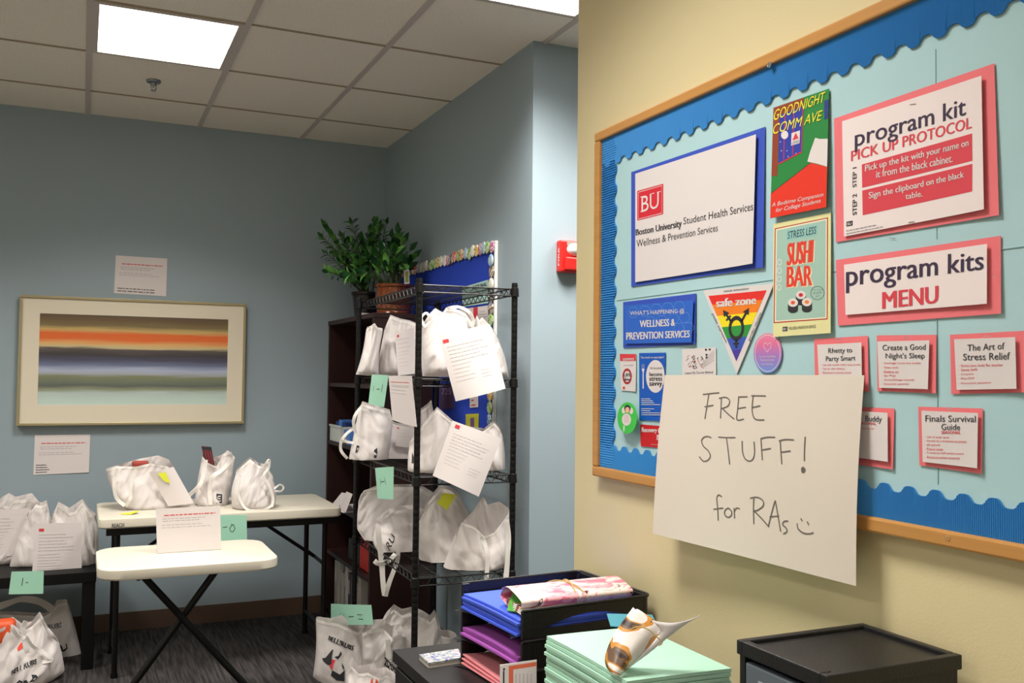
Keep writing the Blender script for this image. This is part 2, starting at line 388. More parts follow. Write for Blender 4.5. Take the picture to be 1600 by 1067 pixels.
# ------------------------------------------------------------------ folding tables
TTOP = mat('speckled_cream_tabletop', 'c9c2b3', .55, var=.05, scale=300, bump=.1, bscale=400)
TEDGE = TTOP
def rounded_top(x0, x1, y0, y1, z0, z1, r, name, parent, chamfer=None):
    pts = []
    for cx, cy, a0 in ((x1-r, y1-r, 0), (x0+r, y1-r, 90), (x0+r, y0+r, 180), (x1-r, y0+r, 270)):
        for k in range(7): a = radians(a0+15*k); pts.append((cx+r*cos(a), cy+r*sin(a)))
    mb = MB(); n = len(pts); e = .006
    cx, cy = (x0+x1)/2, (y0+y1)/2
    def ring(k, z): return [Vector((cx+(x-cx)*k, cy+(y-cy)*k, z)) for x, y in pts]
    L = [ring(.985, z0), ring(1, z0+e), ring(1, z1-e), ring(.996, z1-e*.3), ring(.985, z1)]
    vs = sum(L, []); fs = [tuple(range(n))[::-1], tuple(4*n+i for i in range(n))]
    for j in range(4): fs += [(j*n+i, j*n+(i+1) % n, (j+1)*n+(i+1) % n, (j+1)*n+i) for i in range(n)]
    return sm(mb.add(vs, fs).build(name, TTOP, parent, True), 35)
t = thing('long_folding_table', 'long cream-topped folding table with black legs against the blue wall', 'table', (.66, 4.97, 0))
rounded_top(.085, 1.205, 4.665, 5.275, .698, .742, .035, 'tabletop', t)
for sx, xx in ((1, .17), (-1, 1.14)):
    for yy in (4.76, 5.18):
        MB().tube([(xx, yy, .695), (xx, yy, .02)], .013, 10).build('leg', METBLK, t, True)
        MB().tube([(xx, yy, .022), (xx, yy, 0)], .016, 10).build('foot_cap', METBLK, t, True)
    MB().tube([(xx, 4.76, .12), (xx, 5.18, .12)], .011, 8).build('cross_bar', METBLK, t, True)
    MB().tube([(xx, 4.76, .68), (xx, 5.18, .68)], .011, 8).build('cross_bar', METBLK, t, True)
    MB().tube([(xx, 4.97, .45), (xx+sx*.33, 4.97, .685)], .009, 8).build('brace', METBLK, t, True)
    MB().tube([(xx, 4.80, .45), (xx, 5.14, .45)], .009, 8).build('cross_bar', METBLK, t, True)
for yy in (4.72, 5.22): MB().box((.12, yy-.01, .66), (1.2, yy+.01, .7)).build('apron_rail', METBLK, t)
s_ = Sheet([Vector((.10, 4.664, .737)), Vector((1.2, 4.664, .737)), Vector((1.2, 4.664, .7)), Vector((.10, 4.664, .7))])
s_.text(MB(), 'REACH', (175, 818, 824, 194, 817, 823), .02, off=.001).build('lettering', INK, t)

t = thing('small_folding_table', 'small cream folding table with crossed black legs in front of the long table', 'table', (.42, 4.12, 0))
rounded_top(.072, .752, 3.87, 4.39, .622, .662, .09, 'tabletop', t)
for k, (a, b) in enumerate((((222, 898), (380, 1067)), ((335, 895), (215, 1060)))):
    yy = 4.10+.032*k; A = at(*a, 1, yy); B = at(*b, 1, yy); B = A+(B-A)*((A.z-.016)/(A.z-B.z)); A = A+(A-B)*((.62-A.z)/(A.z-B.z))
    MB().tube([A, B], .0145, 10).build('leg', METBLK, t, True)
    MB().tube([B+Vector((0, -.2, 0)), B+Vector((0, .2, 0))], .0145, 10).build('foot_bar', METBLK, t, True)
    MB().tube([A+Vector((0, -.16, -.006)), A+Vector((0, .16, -.006))], .011, 10).build('hinge_bar', METBLK, t, True)

t = thing('black_side_table', 'square black side table at the left edge carrying bags and papers', 'table', (-.2, 5.2, 0))
LACK = mat('black_laminate', '090909', .55, spec=.2)
MB().box((-.55, 4.93, .41), (.088, 5.5, .46), .003).build('tabletop', LACK, t)
for a, b in ((.03, 4.935), (.03, 5.44), (-.545, 4.935), (-.545, 5.44)):
    MB().box((a, b, 0), (a+.055, b+.055, .41), .002).build('leg', LACK, t)

# standing notice on small table
t = thing('table_sign', 'white notice sheet with red heading standing on the small folding table', 'sign', at(295, 862, 2, .662))
P0 = at(295, 862, 2, .662); base = P0.y
Q = [at(243.5, 795, 1, base+.01), at(344, 790, 1, base+.01), at(345.5, 859.5, 1, base), at(245.5, 867, 1, base)]
for q in Q[2:]: q.z = .664
s = Sheet(Q); o = s.body(MB(), 4).build('sheet', PAPERS, t)
s.rows(MB(), .12, .92, .84, .84, 1, 1, .022, ragged=0).build('red_heading', RED, t)
mb = MB(); s.rows(mb, .1, .9, .76, .71, 2, 2, .012); s.rows(mb, .08, .92, .62, .56, 2, 3, .01); mb.build('printed_lines', GREY, t)
ACR = mat('clear_acrylic', 'e8ecec', .1, alpha=.25)
mb = MB().slab([q+Vector((0, .002, 0)) for q in Q], Vector((0, .002, 0))); mb.box((Q[3].x, base+.002, .6625), (Q[2].x, base+.09, .6645)); mb.build('acrylic_holder', ACR, t)

# ------------------------------------------------------------------ wire rack
rc0 = Vector((1.398, 3.95, 0)); th = -.035; RW, RL = .40, 1.0
ru = Vector((cos(th), sin(th), 0)); rv = Vector((-sin(th), cos(th), 0))
def rk(u, v, z): return rc0+ru*(u*RW/2)+rv*(v*RL/2)+Vector((0, 0, z))
RZ = [.2, .63, 1.015, 1.395, 1.76]
t = thing('wire_rack', 'tall black wire shelving rack packed with white bags', 'shelf', rc0)
RACK = t
for u in (-1, 1):
    for v in (-1, 1):
        prof = [(.001, 0), (.0125, 0), (.0125, .03)]
        z = .03
        while z < 1.76: prof += [(.0125, z), (.0119, z+.002), (.0125, z+.004)]; z += .0254
        prof += [(.0125, 1.775), (.011, 1.785), (.001, 1.786)]
        o = MB().lathe(prof, rk(u, v, 0), 14).build('post', METBLK, t, True)
        for z in RZ: MB().lathe([(.0125, z-.032), (.018, z-.03), (.0155, z+.004), (.0125, z+.006)], rk(u, v, 0), 14).build('shelf_collar', METBLK, o, True)
WIRE = METBLK
for z in RZ:
    e = .93
    mb = MB()
    cs = [rk(-1, -1, z)+ru*.014+rv*0, rk(1, -1, z)-ru*.014, rk(1, 1, z)-ru*.014, rk(-1, 1, z)+ru*.014]
    for a, b in ((0, 1), (1, 2), (2, 3), (3, 0)):
        A, B = cs[a], cs[b]; D = Vector((0, 0, -.028)); n = max(8, int((B-A).length/.028)); n += n % 2
        mb.tube([A, B], .0032, 6); mb.tube([A+D, B+D], .0032, 6)
        zz = [A.lerp(B, k/n)+(D if k % 2 else Vector()) for k in range(n+1)]
        mb.tube(zz, .0019, 5)
    sh = mb.build('wire_shelf', WIRE, t, True)
    mb = MB()
    for k in range(1, 32):
        a = k/32; mb.tube([cs[0].lerp(cs[3], a), cs[1].lerp(cs[2], a)], .0009, 4, False)
    for k in (1, 2, 3):
        a = k/4; D = Vector((0, 0, -.004)); mb.tube([cs[0].lerp(cs[1], a)+D, cs[3].lerp(cs[2], a)+D], .0026, 6)
    mb.build('deck_wires', WIRE, sh, False, kind='stuff')

# ------------------------------------------------------------------ bags
def poly_at(P, u):
    """point at fraction u along a pixel polyline parametrised by its own arc length"""
    L = [math.dist(P[i], P[i+1]) for i in range(len(P)-1)]; T = sum(L)*min(max(u, 0), 1)
    for i, l in enumerate(L):
        if T <= l or i == len(L)-1: k = T/l if l else 0; return (P[i][0]+(P[i+1][0]-P[i][0])*k, P[i][1]+(P[i+1][1]-P[i][1])*k)
        T -= l
BAGS = {}
def bag(key, label, group, P0, top, bot, T, back=None, bulge=6, mouth=.25, wr=.012, seed=0, name='tote_bag', zmin=None, N=60, m=None, lean=0):
    """soft bag: front and back panels between a bottom line and a ragged top line, T metres deep"""
    n = Vector((P0.x-CAM.x, P0.y-CAM.y, 0)).normalized()
    o3 = Vector((seed*7.3, seed*3.1, seed*1.7)); back = back or [(x, y-3) for x, y in top]
    ang = random.Random(seed).uniform(-.6, .6)
    def surf(u, v, side):
        b = poly_at(bot, u); tt = poly_at(top if side < 0 else back, u)
        if side > 0: b = (b[0], b[1])
        px = b[0]*(1-v)+tt[0]*v + bulge*sin(pi*min(1, v*1.1))*(2*u-1)*.8
        py = b[1]*(1-v)+tt[1]*v
        P = vp(px, py, P0, n)
        w = abs(2*u-1); e = max(0, 1-w**2.6)**.5
        if v < .14: pf = .78+.22*sin(v/.14*pi/2)
        else:
            q = (v-.14)/.86; pf = 1-(1-mouth)*(q*q*(3-2*q))
        d = T/2*e*pf
        nz = Vector((P.x*cos(ang)+P.z*sin(ang), P.y, -P.x*sin(ang)+P.z*cos(ang)))
        r1 = 1-abs(noise.noise(Vector((nz.x*9, nz.y*9, nz.z*4))+o3))*2
        r2 = 1-abs(noise.noise(Vector((nz.x*22, nz.y*22, nz.z*12))+o3*2))*2
        r3 = noise.noise(Vector((nz.x*5, nz.y*5, nz.z*5))+o3*3)
        vo = noise.voronoi(Vector((nz.x*13, nz.y*10, nz.z*4.5))+o3)[0]; v2 = noise.voronoi(Vector((nz.x*30, nz.y*24, nz.z*9))+o3)[0]
        cr = (vo[1]-vo[0]-.3)*1.5+(v2[1]-v2[0]-.3)*.7
        gath = sin(u*26+seed+3*r3)*.35*max(0, v-.45)
        amp = wr*min(1, e*1.4+.15)
        d += amp*(r1*.8+r2*.35+r3*1.5+cr+gath)*(.35 if v < .05 else 1)
        k = vp(px, py, P0, n)
        j = (r1*.25+r3*.5)*wr*(v if v < .5 else 1-v)
        out = k + n*(side*d + lean*v) + Vector((0, 0, j))
        if v == 0: out.z = min(out.z, k.z)
        if zmin is not None: out.z = max(out.z, zmin+.001)
        return out
    vs = []; fs = []
    for side in (-1, 1):
        for j in range(N+1):
            for i in range(N+1): vs.append(surf(i/N, j/N, side))
    M = (N+1)**2
    # weld sides and bottom by averaging
    for j in range(N+1):
        for i in (0, N):
            a = j*(N+1)+i; c = (vs[a]+vs[M+a])/2; vs[a] = c; vs[M+a] = c.copy()
    for j in range(N):
        for i in range(N):
            a = j*(N+1)+i; fs.append((a, a+1, a+N+2, a+N+1)); fs.append((M+a, M+a+N+1, M+a+N+2, M+a+1))
    for i in range(N): fs.append((i+1, i, M+i, M+i+1))
    o = MB().add(vs, fs).build(name, m or BAG, None, True, label, 'bag', group)
    # hem along the mouth
    hv = []; hf = []
    for side in (0, 1):
        for i in range(N+1):
            for j in (N, N-3):
                q = vs[side*M+j*(N+1)+i]; hv.append(q + n*(-.0012 if side == 0 else .0012))
    for side in (0, 1):
        for i in range(N):
            a = side*(N+1)*2+2*i; hf.append((a, a+1, a+3, a+2))
    MB().add(hv, hf).build('hem', HEM, o, True)
    def front(px, py, off=.002):
        # nearest (u,v) on the front panel for a pixel
        bu, bv, bd = .5, .5, 1e9
        for r, st in ((0, 24), (1, 8)):
            U0, V0, R_ = (bu, bv, .06) if r else (.5, .5, .5)
            for i in range(st+1):
                for j in range(st+1):
                    u = U0-R_+2*R_*i/st; v = V0-R_+2*R_*j/st
                    if not (0 <= u <= 1 and 0 <= v <= 1): continue
                    b = poly_at(bot, u); tt = poly_at(top, u)
                    x = b[0]*(1-v)+tt[0]*v+bulge*sin(pi*min(1, v*1.1))*(2*u-1)*.8; y = b[1]*(1-v)+tt[1]*v
                    dd = (x-px)**2+(y-py)**2
                    if dd < bd: bd, bu, bv = dd, u, v
        q = surf(bu, bv, -1); return q-n*off
    o_n = n
    BAGS[key] = (o, P0, n, front, T)
    return o
def handle(key, path, w=9, off=.004, front=True, depth=None):
    """flat fabric strap through pixels; w in pixels"""
    o, P0, n, fr, T = BAGS[key]; D = (P0-CAM).length; hw = w/FPX*D/2
    P = []
    for x, y in path:
        d = -(T/2+.01) if depth is None else depth
        P.append(vp(x, y, P0, n)+n*d)
    # smooth
    Q = []
    for i in range(len(P)-1):
        p0, p1, p2, p3 = P[max(0, i-1)], P[i], P[i+1], P[min(len(P)-1, i+2)]
        for k in range(6):
            s = k/6; Q.append(.5*((2*p1)+(p2-p0)*s+(2*p0-5*p1+4*p2-p3)*s*s+(3*p1-p0-3*p2+p3)*s**3))
    Q.append(P[-1]); vs = []; fs = []
    for i, p in enumerate(Q):
        tt = (Q[min(i+1, len(Q)-1)]-Q[max(0, i-1)]).normalized(); b = tt.cross(n)
        b = (b.normalized() if b.length > .01 else Vector((0, 0, 1)))
        wv = (b*.85+n*.5*sin(i*.35+x)).normalized()*hw; h = tt.cross(wv).normalized()*.0012
        vs += [p-wv-h, p+wv-h, p+wv+h, p-wv+h]
    for i in range(len(Q)-1):
        for k in range(4): fs.append((4*i+k, 4*i+(k+1) % 4, 4*i+4+(k+1) % 4, 4*i+4+k))
    return MB().add(vs, fs).build('handle', HEM, o, True)
def bagtext(key, st, q, m=INK, bold=.03, shear=0, name='printed_lettering', off=.003):
    o, P0, n, fr, T = BAGS[key]
    if len(q) == 6: q = [(q[0], q[1]), (q[3], q[4]), (q[3], q[5]), (q[0], q[2])]
    # piecewise: sample the front surface on a coarse lattice over the quad
    C4 = [Vector((a, b, 0)) for a, b in q]; K = 6
    lat = [[fr(*bil(C4, i/K, j/K)[:2], off) for i in range(K+1)] for j in range(K+1)]
    def S2(a, b):
        x = min(K-1e-6, a*K); y = min(K-1e-6, b*K); i, j = int(x), int(y); x -= i; y -= j
        return (lat[j][i]*(1-x)+lat[j][i+1]*x)*(1-y)+(lat[j+1][i]*(1-x)+lat[j+1][i+1]*x)*y
    if st is None: return S2, o
    v, f = glyphs(st, 0, shear); mb = MB()
    for k_, d in enumerate((-bold*.25, 0, bold*.25)): mb.add([S2(min(1, max(0, a+d)), b)-BAGS[key][2]*.0003*k_ for a, b in v], f)
    return mb.build(name, m, o)
def bagpoly(key, polys, q, m, name='printed_emblem', off=.003):
    S2, o = bagtext(key, None, q, off=off); mb = MB()
    for p in polys: mb.add([S2(min(1, max(0, a)), min(1, max(0, b))) for a, b in p], [tuple(range(len(p)))])
    return mb.build(name, m, o)
def slip(key, Qpx, label, lift=.012, lines=9, logo=True, curl=.006, name='packing_sheet', plane_off=None, crumple=0):
    """letter-size page lying against or hanging from a bag"""
    o, P0, n, fr, T = BAGS[key]
    d = -(T/2+lift) if plane_off is None else plane_off
    Pn = P0+n*d
    Q = [vp(x, y, Pn, n) for x, y in Qpx]
    s = Sheet(Q, lambda a, b: curl*sin(pi*a)*(.4+b)+crumple*sin(7*a+3*b)*b)
    ob = s.body(MB(), 12).build(name, PAPERS, None, True, label, 'paper')
    if lines:
        mb = MB(); s.rows(mb, .1, .85, .80, .52, lines//2, len(label), .007); s.rows(mb, .1, .6, .45, .2, lines-lines//2, 7, .006); mb.build('printed_lines', GREY, ob)
    if logo:
        mb = MB(); A = [(.09, .86), (.2, .86), (.2, .91), (.09, .91)]
        mb.add([s.pt(bil(Q, a, b), .0008) for a, b in A], [(0, 1, 2, 3)]).build('red_logo', RED, ob)
    return ob, s
def note(Qpx, P0, label, m=GREEN, text=None, tq=None, d=None, name='paper_sign', off=0, cat='sign', strokes=None):
    n = Vector((P0.x-CAM.x, P0.y-CAM.y, 0)).normalized(); Pn = P0-n*off
    Q = [vp(x, y, Pn, n) for x, y in Qpx]; s = Sheet(Q, d); o = s.body(MB(), 8).build(name, m, None, True, label, cat)
    if strokes:
        mb = MB()
        for st in strokes: s.line(mb, st, .0035, .0012)
        mb.build('handwriting', mat('pencil', '4a5a52', .8), o)
    return o, s

def onz(px, py, z, dy=0): return at(px, py, 2, z)+Vector((0, dy, 0))
TB = 'bags on the long folding table'
# --- long table
bag('f', 'wide slouching white bag with a folded sheet and yellow note, left on the long table', TB, onz(240, 796, .742, .10), [(165, 735), (182, 727), (213, 727), (236, 722), (262, 728), (272, 736)], [(180, 774), (196, 790), (214, 798), (262, 797), (298, 788)], .22, back=[(165, 733), (190, 726), (225, 717), (247, 713), (264, 719), (272, 730)], bulge=2, mouth=.5, seed=1, zmin=.742)
handle('f', [(184, 729), (180, 750), (183, 772), (196, 785)], 5); handle('f', [(213, 729), (206, 755), (204, 775), (197, 786)], 5)
mb = MB(); c = vp(220, 724, BAGS['f'][1]); mb.box(c+Vector((-.04, -.03, -.08)), c+Vector((.035, .03, .012)), .008); mb.build('boxed_item', mat('dull_red_box', 'a04038', .6), None, label='dull red box poking out of the left bag on the long table', cat='box')
slip('f', [(233, 738), (271, 729), (303, 786), (263, 791)], 'long white sheet draped down the front of the leftmost bag on the long table', .012, 0, False, .012)
bagless = BAGS['f']
note([(246, 740), (259, 737.5), (266, 755), (257, 752)], bagless[1]-bagless[2]*.14, 'yellow sticky note on the draped sheet of the long table bag', YEL, name='sticky_note', cat='note')
bag('g', 'upright white bag with red plaid item sticking out, middle of the long table', TB, onz(333, 792, .742, .10), [(316, 712), (325, 722), (338, 728), (350, 708), (361, 705), (367, 718)], [(304, 782), (312, 790), (335, 797), (355, 793)], .16, back=[(317, 709), (330, 716), (345, 712), (356, 704), (367, 714)], bulge=1, mouth=.35, seed=2, zmin=.742)
handle('g', [(322, 716), (318, 740), (312, 755), (299, 768), (291, 775)], 6); handle('g', [(362, 715), (345, 733), (332, 742), (328, 760), (329, 785)], 6)
bagpoly('g', [[(0, 0), (1, 0), (1, 1), (0, 1)]], (338, 769, 783, 347, 769, 783), INK, 'black_tag')
bagpoly('g', [[(.25, .2), (.75, .2), (.75, .3), (.25, .3)], [(.25, .45), (.7, .45), (.7, .55), (.25, .55)], [(.25, .7), (.75, .7), (.75, .8), (.25, .8)]], (338, 769, 783, 347, 769, 783), PAPER, 'tag_print', .004)
c = vp(326, 710, BAGS['g'][1]); t = thing('plaid_pouch', 'red and black plaid pouch sticking out of the middle bag on the long table', 'pouch', c-Vector((0, 0, .05)))
MB().obox(c+Vector((0, 0, -.02)), Vector((.022, 0, -.003)), Vector((0, .018, 0)), Vector((-.012, 0, .06))).build('pouch_body', mat('plaid_red', '8c2a30', .6), t)
mb = MB()
for k in (-.8, -.25, .3, .85): mb.obox(c+Vector((k*.022, -.0185, -.02)), Vector((.0025, 0, 0)), Vector((0, .0006, 0)), Vector((-.012, 0, .06)))
mb.obox(c+Vector((-.0105, 0, .032)), Vector((.0225, 0, -.003)), Vector((0, .0188, 0)), Vector((-.0015, 0, .008)))
mb.build('stripe', INK, t)
bag('h', 'rounded white bag tied at the top, right on the long table', TB, onz(396, 797, .742, .09), [(369, 738), (378, 728), (391, 717), (404, 727), (415, 729), (427, 748)], [(362, 790), (382, 798), (409, 798), (429, 792)], .17, bulge=4, mouth=.2, seed=3, zmin=.742, wr=.014)
handle('h', [(412, 730), (414, 724), (420, 716), (419, 728), (412, 740), (420, 755), (426, 775), (424, 788)], 4); handle('h', [(428, 760), (436, 754), (442, 758), (438, 764), (429, 763)], 2.5)
handle('h', [(376, 740), (372, 762), (378, 782), (388, 792), (410, 793), (424, 786)], 3.5)
P = onz(203, 803, .742); mb = MB().lathe([(.001, 0), (.032, 0), (.033, .003), (.001, .004)], (0, 0, 0), 24)
MB().add([P+Vector((v.x*1.2, v.y*.9, v.z+.0005+(.01*max(0, v.x/.03)))) for v in mb.v], mb.f).build('yellow_note', YEL, None, True, 'yellow paper note lying on the front left of the long table', 'note')
note([(344, 805), (385.5, 804.5), (386, 846), (345, 848)], Vector((.68, 4.652, .7)), 'mint green sign hanging from the front edge of the long table', strokes=[[(348, 824), (355, 823)], [(363, 820), (359, 825), (360, 830), (364, 831), (367, 826), (365, 820), (361, 819)]])

# --- left side table
LB = 'bags on the black side table'
bag('a', 'white bag with grey contents at the far left of the side table', LB, onz(20, 884, .46, .16), [(-40, 795), (-5, 785), (14, 790), (22, 780), (50, 777), (60, 786), (66, 806)], [(-40, 878), (10, 882), (60, 886)], .2, back=[(-40, 790), (-5, 783), (14, 772), (24, 778), (50, 772), (60, 784), (66, 800)], seed=4, zmin=.46, mouth=.5)
slip('a', [(-25, 797), (46, 794), (22, 868), (-25, 872)], 'letter page with red logo on the bag at the far left of the side table', .012, 10, True)
bag('b', 'narrow leaning white bag between two letter pages on the side table', LB, onz(48, 887, .46, .08), [(42, 808), (56, 787), (66, 789), (73, 785), (76, 800), (80, 814)], [(15, 884), (50, 887), (84, 887)], .13, seed=5, zmin=.46, bulge=3)
bag('c', 'white bag with pointed corners at the right end of the side table', LB, onz(115, 888, .46, .13), [(80, 815), (91, 786), (108, 800), (117, 798), (129, 783), (138, 797), (150, 806)], [(80, 888), (115, 890), (152, 884)], .2, back=[(80, 810), (91, 785), (108, 795), (129, 781), (138, 795), (150, 803)], seed=6, zmin=.46, bulge=3, mouth=.4)
handle('c', [(130, 790), (136, 815), (140, 840), (147, 858), (151, 840), (149, 815), (141, 800)], 4)
slip('c', [(54.5, 818), (127.5, 816), (127.5, 903), (49.5, 908)], 'letter page with red logo hanging over the front of the side table', .03, 12, True, .004)
note([(18, 893), (68.5, 892), (67.5, 927.5), (13.5, 928.5)], Vector((-.2, 4.925, .42)), 'mint green sign hanging on the front of the black side table', strokes=[[(36, 903), (34, 915)], [(40, 910), (44, 910)]])
UB = 'bags on the floor under the side table'
bag('e', 'flat white printed bag standing behind under the side table', UB, onz(60, 1033, 0, .05), [(-25, 958), (30, 960), (70, 962), (84, 952), (89, 942), (104, 940), (111, 958)], [(-25, 1046), (50, 1040), (98, 1031), (127, 1022)], .1, seed=7, bulge=1, wr=.008, mouth=.3, zmin=0)
handle('e', [(-20, 955), (8, 944), (35, 936), (62, 940), (83, 953)], 9, depth=0)
bagtext('e', 'RUBS', (74, 974, 981, 96, 970, 977), INK, .04)
bagpoly('e', [[(.1, .1), (.5, 0), (.95, .3), (.9, .8), (.75, .9), (.8, .4), (.5, .25), (.3, .6), (.1, .8)]], (92, 1000, 1014, 105, 1000, 1014), INK)
bag('d', 'knotted white bag with orange contents in front under the side table', UB, onz(45, 1075, 0, .12), [(-30, 990), (0, 978), (20, 971), (35, 982), (50, 976), (62, 962), (74, 986), (92, 1004)], [(-30, 1098), (30, 1082), (62, 1066), (101, 1047)], .2, seed=8, bulge=1, zmin=0, wr=.016, mouth=.45)
handle('d', [(20, 972), (30, 985), (38, 985), (36, 972), (41, 961)], 6); handle('d', [(41, 985), (52, 1000), (68, 1010), (80, 1020), (66, 1024)], 5); handle('d', [(38, 986), (40, 1000), (44, 1010)], 6)
bagtext('d', 'BELL RUBS', (19, 1038, 1045, 57, 1020, 1027), INK, .04)
bagpoly('d', [[(.1, .1), (.3, 0), (.6, .2), (.5, .6), (.3, .7), (.2, .9), (.05, .6)], [(.6, .3), (.8, .2), (1, .6), (.9, .9), (.7, 1), (.75, .6)]], (24, 1052, 1066, 60, 1040, 1052), INK)
bagpoly('d', [[(.1, .1), (.6, .0), (1, .4), (.9, .9), (.5, 1), (0, .6)]], (27, 1003, 1013, 40, 996, 1006), mat('orange_red_print', 'd0442c', .6))
c = vp(5, 985, BAGS['d'][1]); MB().box(c+Vector((-.09, -.05, -.06)), c+Vector((.05, .04, .05)), .02).build('snack_packet', mat('orange_packet', 'd8542e', .5), None, True, 'orange packet inside the knotted bag under the side table', 'packet')

# --- rack, top loaded shelf
z = 1.40
def rp(px, py, z, back=.12):
    """point on a rack shelf below a pixel, measured back from the rack's visible faces"""
    q = at(px, py, 2, z); return q
G1 = 'bags on the upper rack shelf'
def rackP(px, u, v, z): return rk(u, v, z)
def rz(px, py, z, v=None, u=None):
    """place on the rack: along the pixel ray at rack coordinate u (across) or v (along)"""
    d = ray(px, py); dh = Vector((d.x, d.y, 0))
    if u is not None:   # plane across = u
        k = (rc0+ru*(u*RW/2)).dot(ru)/dh.dot(ru)
    else: k = (rc0+rv*(v*RL/2)).dot(rv)/dh.dot(rv)
    q = dh*k; return Vector((q.x, q.y, z))
zt = RZ[3]+.004
bag('i', 'small crumpled white bag at the left end of the upper rack shelf', G1, rz(575, 585, zt, v=.72), [(573, 514), (580, 511), (585.5, 507), (590, 514), (598, 516)], [(556, 585), (575, 587), (592, 586)], .15, bulge=-3, seed=11, zmin=zt, wr=.014)
bag('j', 'white bag with one high pointed corner, second from left on the upper rack shelf', G1, rz(622, 586, zt, u=-.1), [(600, 518), (610, 494), (625, 500), (640, 503), (653, 508), (662, 516)], [(589, 586), (620, 588), (658, 588)], .2, bulge=1, seed=12, zmin=zt, wr=.01)
slip('j', [(617, 518), (646, 512), (653, 583), (622, 587)], 'letter page with red logo on the upper rack bag left of the front post', .012, 8, True, .01)
bag('k', 'large white bag with looped handles right of the front post on the upper rack shelf', G1, rz(700, 587, zt, v=-.45), [(660, 508), (672, 491), (680, 483), (692, 490), (697, 482), (712, 484), (727, 491), (742, 512)], [(660, 588), (700, 589), (742, 589)], .3, bulge=2, seed=13, zmin=zt, mouth=.35)
handle('k', [(664, 512), (660, 500), (668, 493), (673, 505), (664, 514)], 4)
handle('k', [(700, 486), (716, 484), (732, 492), (738, 506), (733, 516), (728, 500)], 5)
bag('k2', 'white bag with a rounded right side at the right end of the upper rack shelf', G1, rz(768, 588, zt, v=-.5), [(741, 505), (745, 494), (749, 502), (753, 497), (768, 513), (779, 532)], [(748, 589), (768, 590), (795, 589)], .26, bulge=3, seed=14, zmin=zt, mouth=.3)
pgP = rk(0, -1, 0)-rv*.03
def facesheet(Qpx, P0, label, curl, logo=(.05, .16, .87, .92), lines=12, seed=3):
    n = rv
    Q = [vp(x, y, P0, n) for x, y in Qpx]; s = Sheet(Q, lambda a, b: curl*sin(pi*a)*(1.3-b))
    ob = s.body(MB(), 12).build('packing_sheet', PAPERS, None, True, label, 'paper')
    mb = MB(); s.rows(mb, .1, .9, .80, .58, 5, seed, .006); s.rows(mb, .1, .5, .52, .28, 5, seed+1, .005); s.rows(mb, .6, .85, .36, .26, 3, seed+2, .005); mb.build('printed_lines', GREY, ob)
    a, b, c, d = logo
    MB().add([s.pt(bil(Q, x, y), .0008) for x, y in ((a, c), (b, c), (b, d), (a, d))], [(0, 1, 2, 3)]).build('red_logo', RED, ob)
    return ob
facesheet([(685, 524), (764.5, 506), (790, 607), (712, 627)], pgP, 'large letter page with red logo hanging over the upper rack shelf front', .012)
facesheet([(707, 657), (783.5, 685), (748, 776), (676, 743)], pgP-rv*.01, 'tilted letter page with red logo hanging over the middle rack shelf front', .01, (.08, .17, .9, .96), seed=9)
# side-face signs (left side of rack)
sideP = rk(-1, 0, 0)-ru*.012
def sidesheet(Qpx, label, m=GREEN, name='paper_sign', d=None, off=0, cat='sign'):
    Q = [vp(x, y, sideP-ru*off, ru) for x, y in Qpx]; s = Sheet(Q, d); return s.body(MB(), 8).build(name, m, None, True, label, cat), s
def scribble(s, o, strokes, w=.004):
    mb = MB()
    for st in strokes: s.line(mb, st, w, .0012)
    mb.build('handwriting', mat('pencil', '4a5a52', .8), o)
o, s = sidesheet([(581, 585), (607, 586), (600, 636), (575.5, 630)], 'mint green sign hanging from the upper rack shelf beside a notice sheet', d=lambda a, b: .01*sin(pi*a)); scribble(s, o, [[(588, 603), (586, 611)], [(592, 608), (596, 608)], [(600, 600), (598, 612)]])
o, s = sidesheet([(607, 587), (643.5, 587), (651, 667), (613, 656)], 'white notice sheet with red heading hanging from the upper rack shelf', PAPERS, 'notice_sheet', lambda a, b: .008*sin(pi*a), .002, 'notice')
s.rows(MB(), .1, .9, .86, .86, 1, 1, .014, ragged=0).build('red_heading', RED, o); mb = MB(); s.rows(mb, .1, .9, .79, .76, 2, 4, .008); s.rows(mb, .1, .9, .69, .62, 2, 5, .008); mb.build('printed_lines', GREY, o)
o, s = sidesheet([(586, 731), (615, 729), (614.5, 780), (590, 779)], 'mint green sign hanging from the middle rack shelf', d=lambda a, b: .006*sin(pi*a)); scribble(s, o, [[(596, 748), (597, 758)], [(597, 753), (603, 752)], [(603, 746), (605, 757)]])
o, s = sidesheet([(517, 943), (580, 945), (583, 976), (517, 976)], 'mint green sign above the printed tote bag at the foot of the rack', off=.05, d=lambda a, b: .01*sin(pi*a)); scribble(s, o, [[(534, 958), (539, 967), (541, 958)], [(548, 963), (556, 963)], [(561, 960), (568, 960), (562, 967), (569, 967)]])

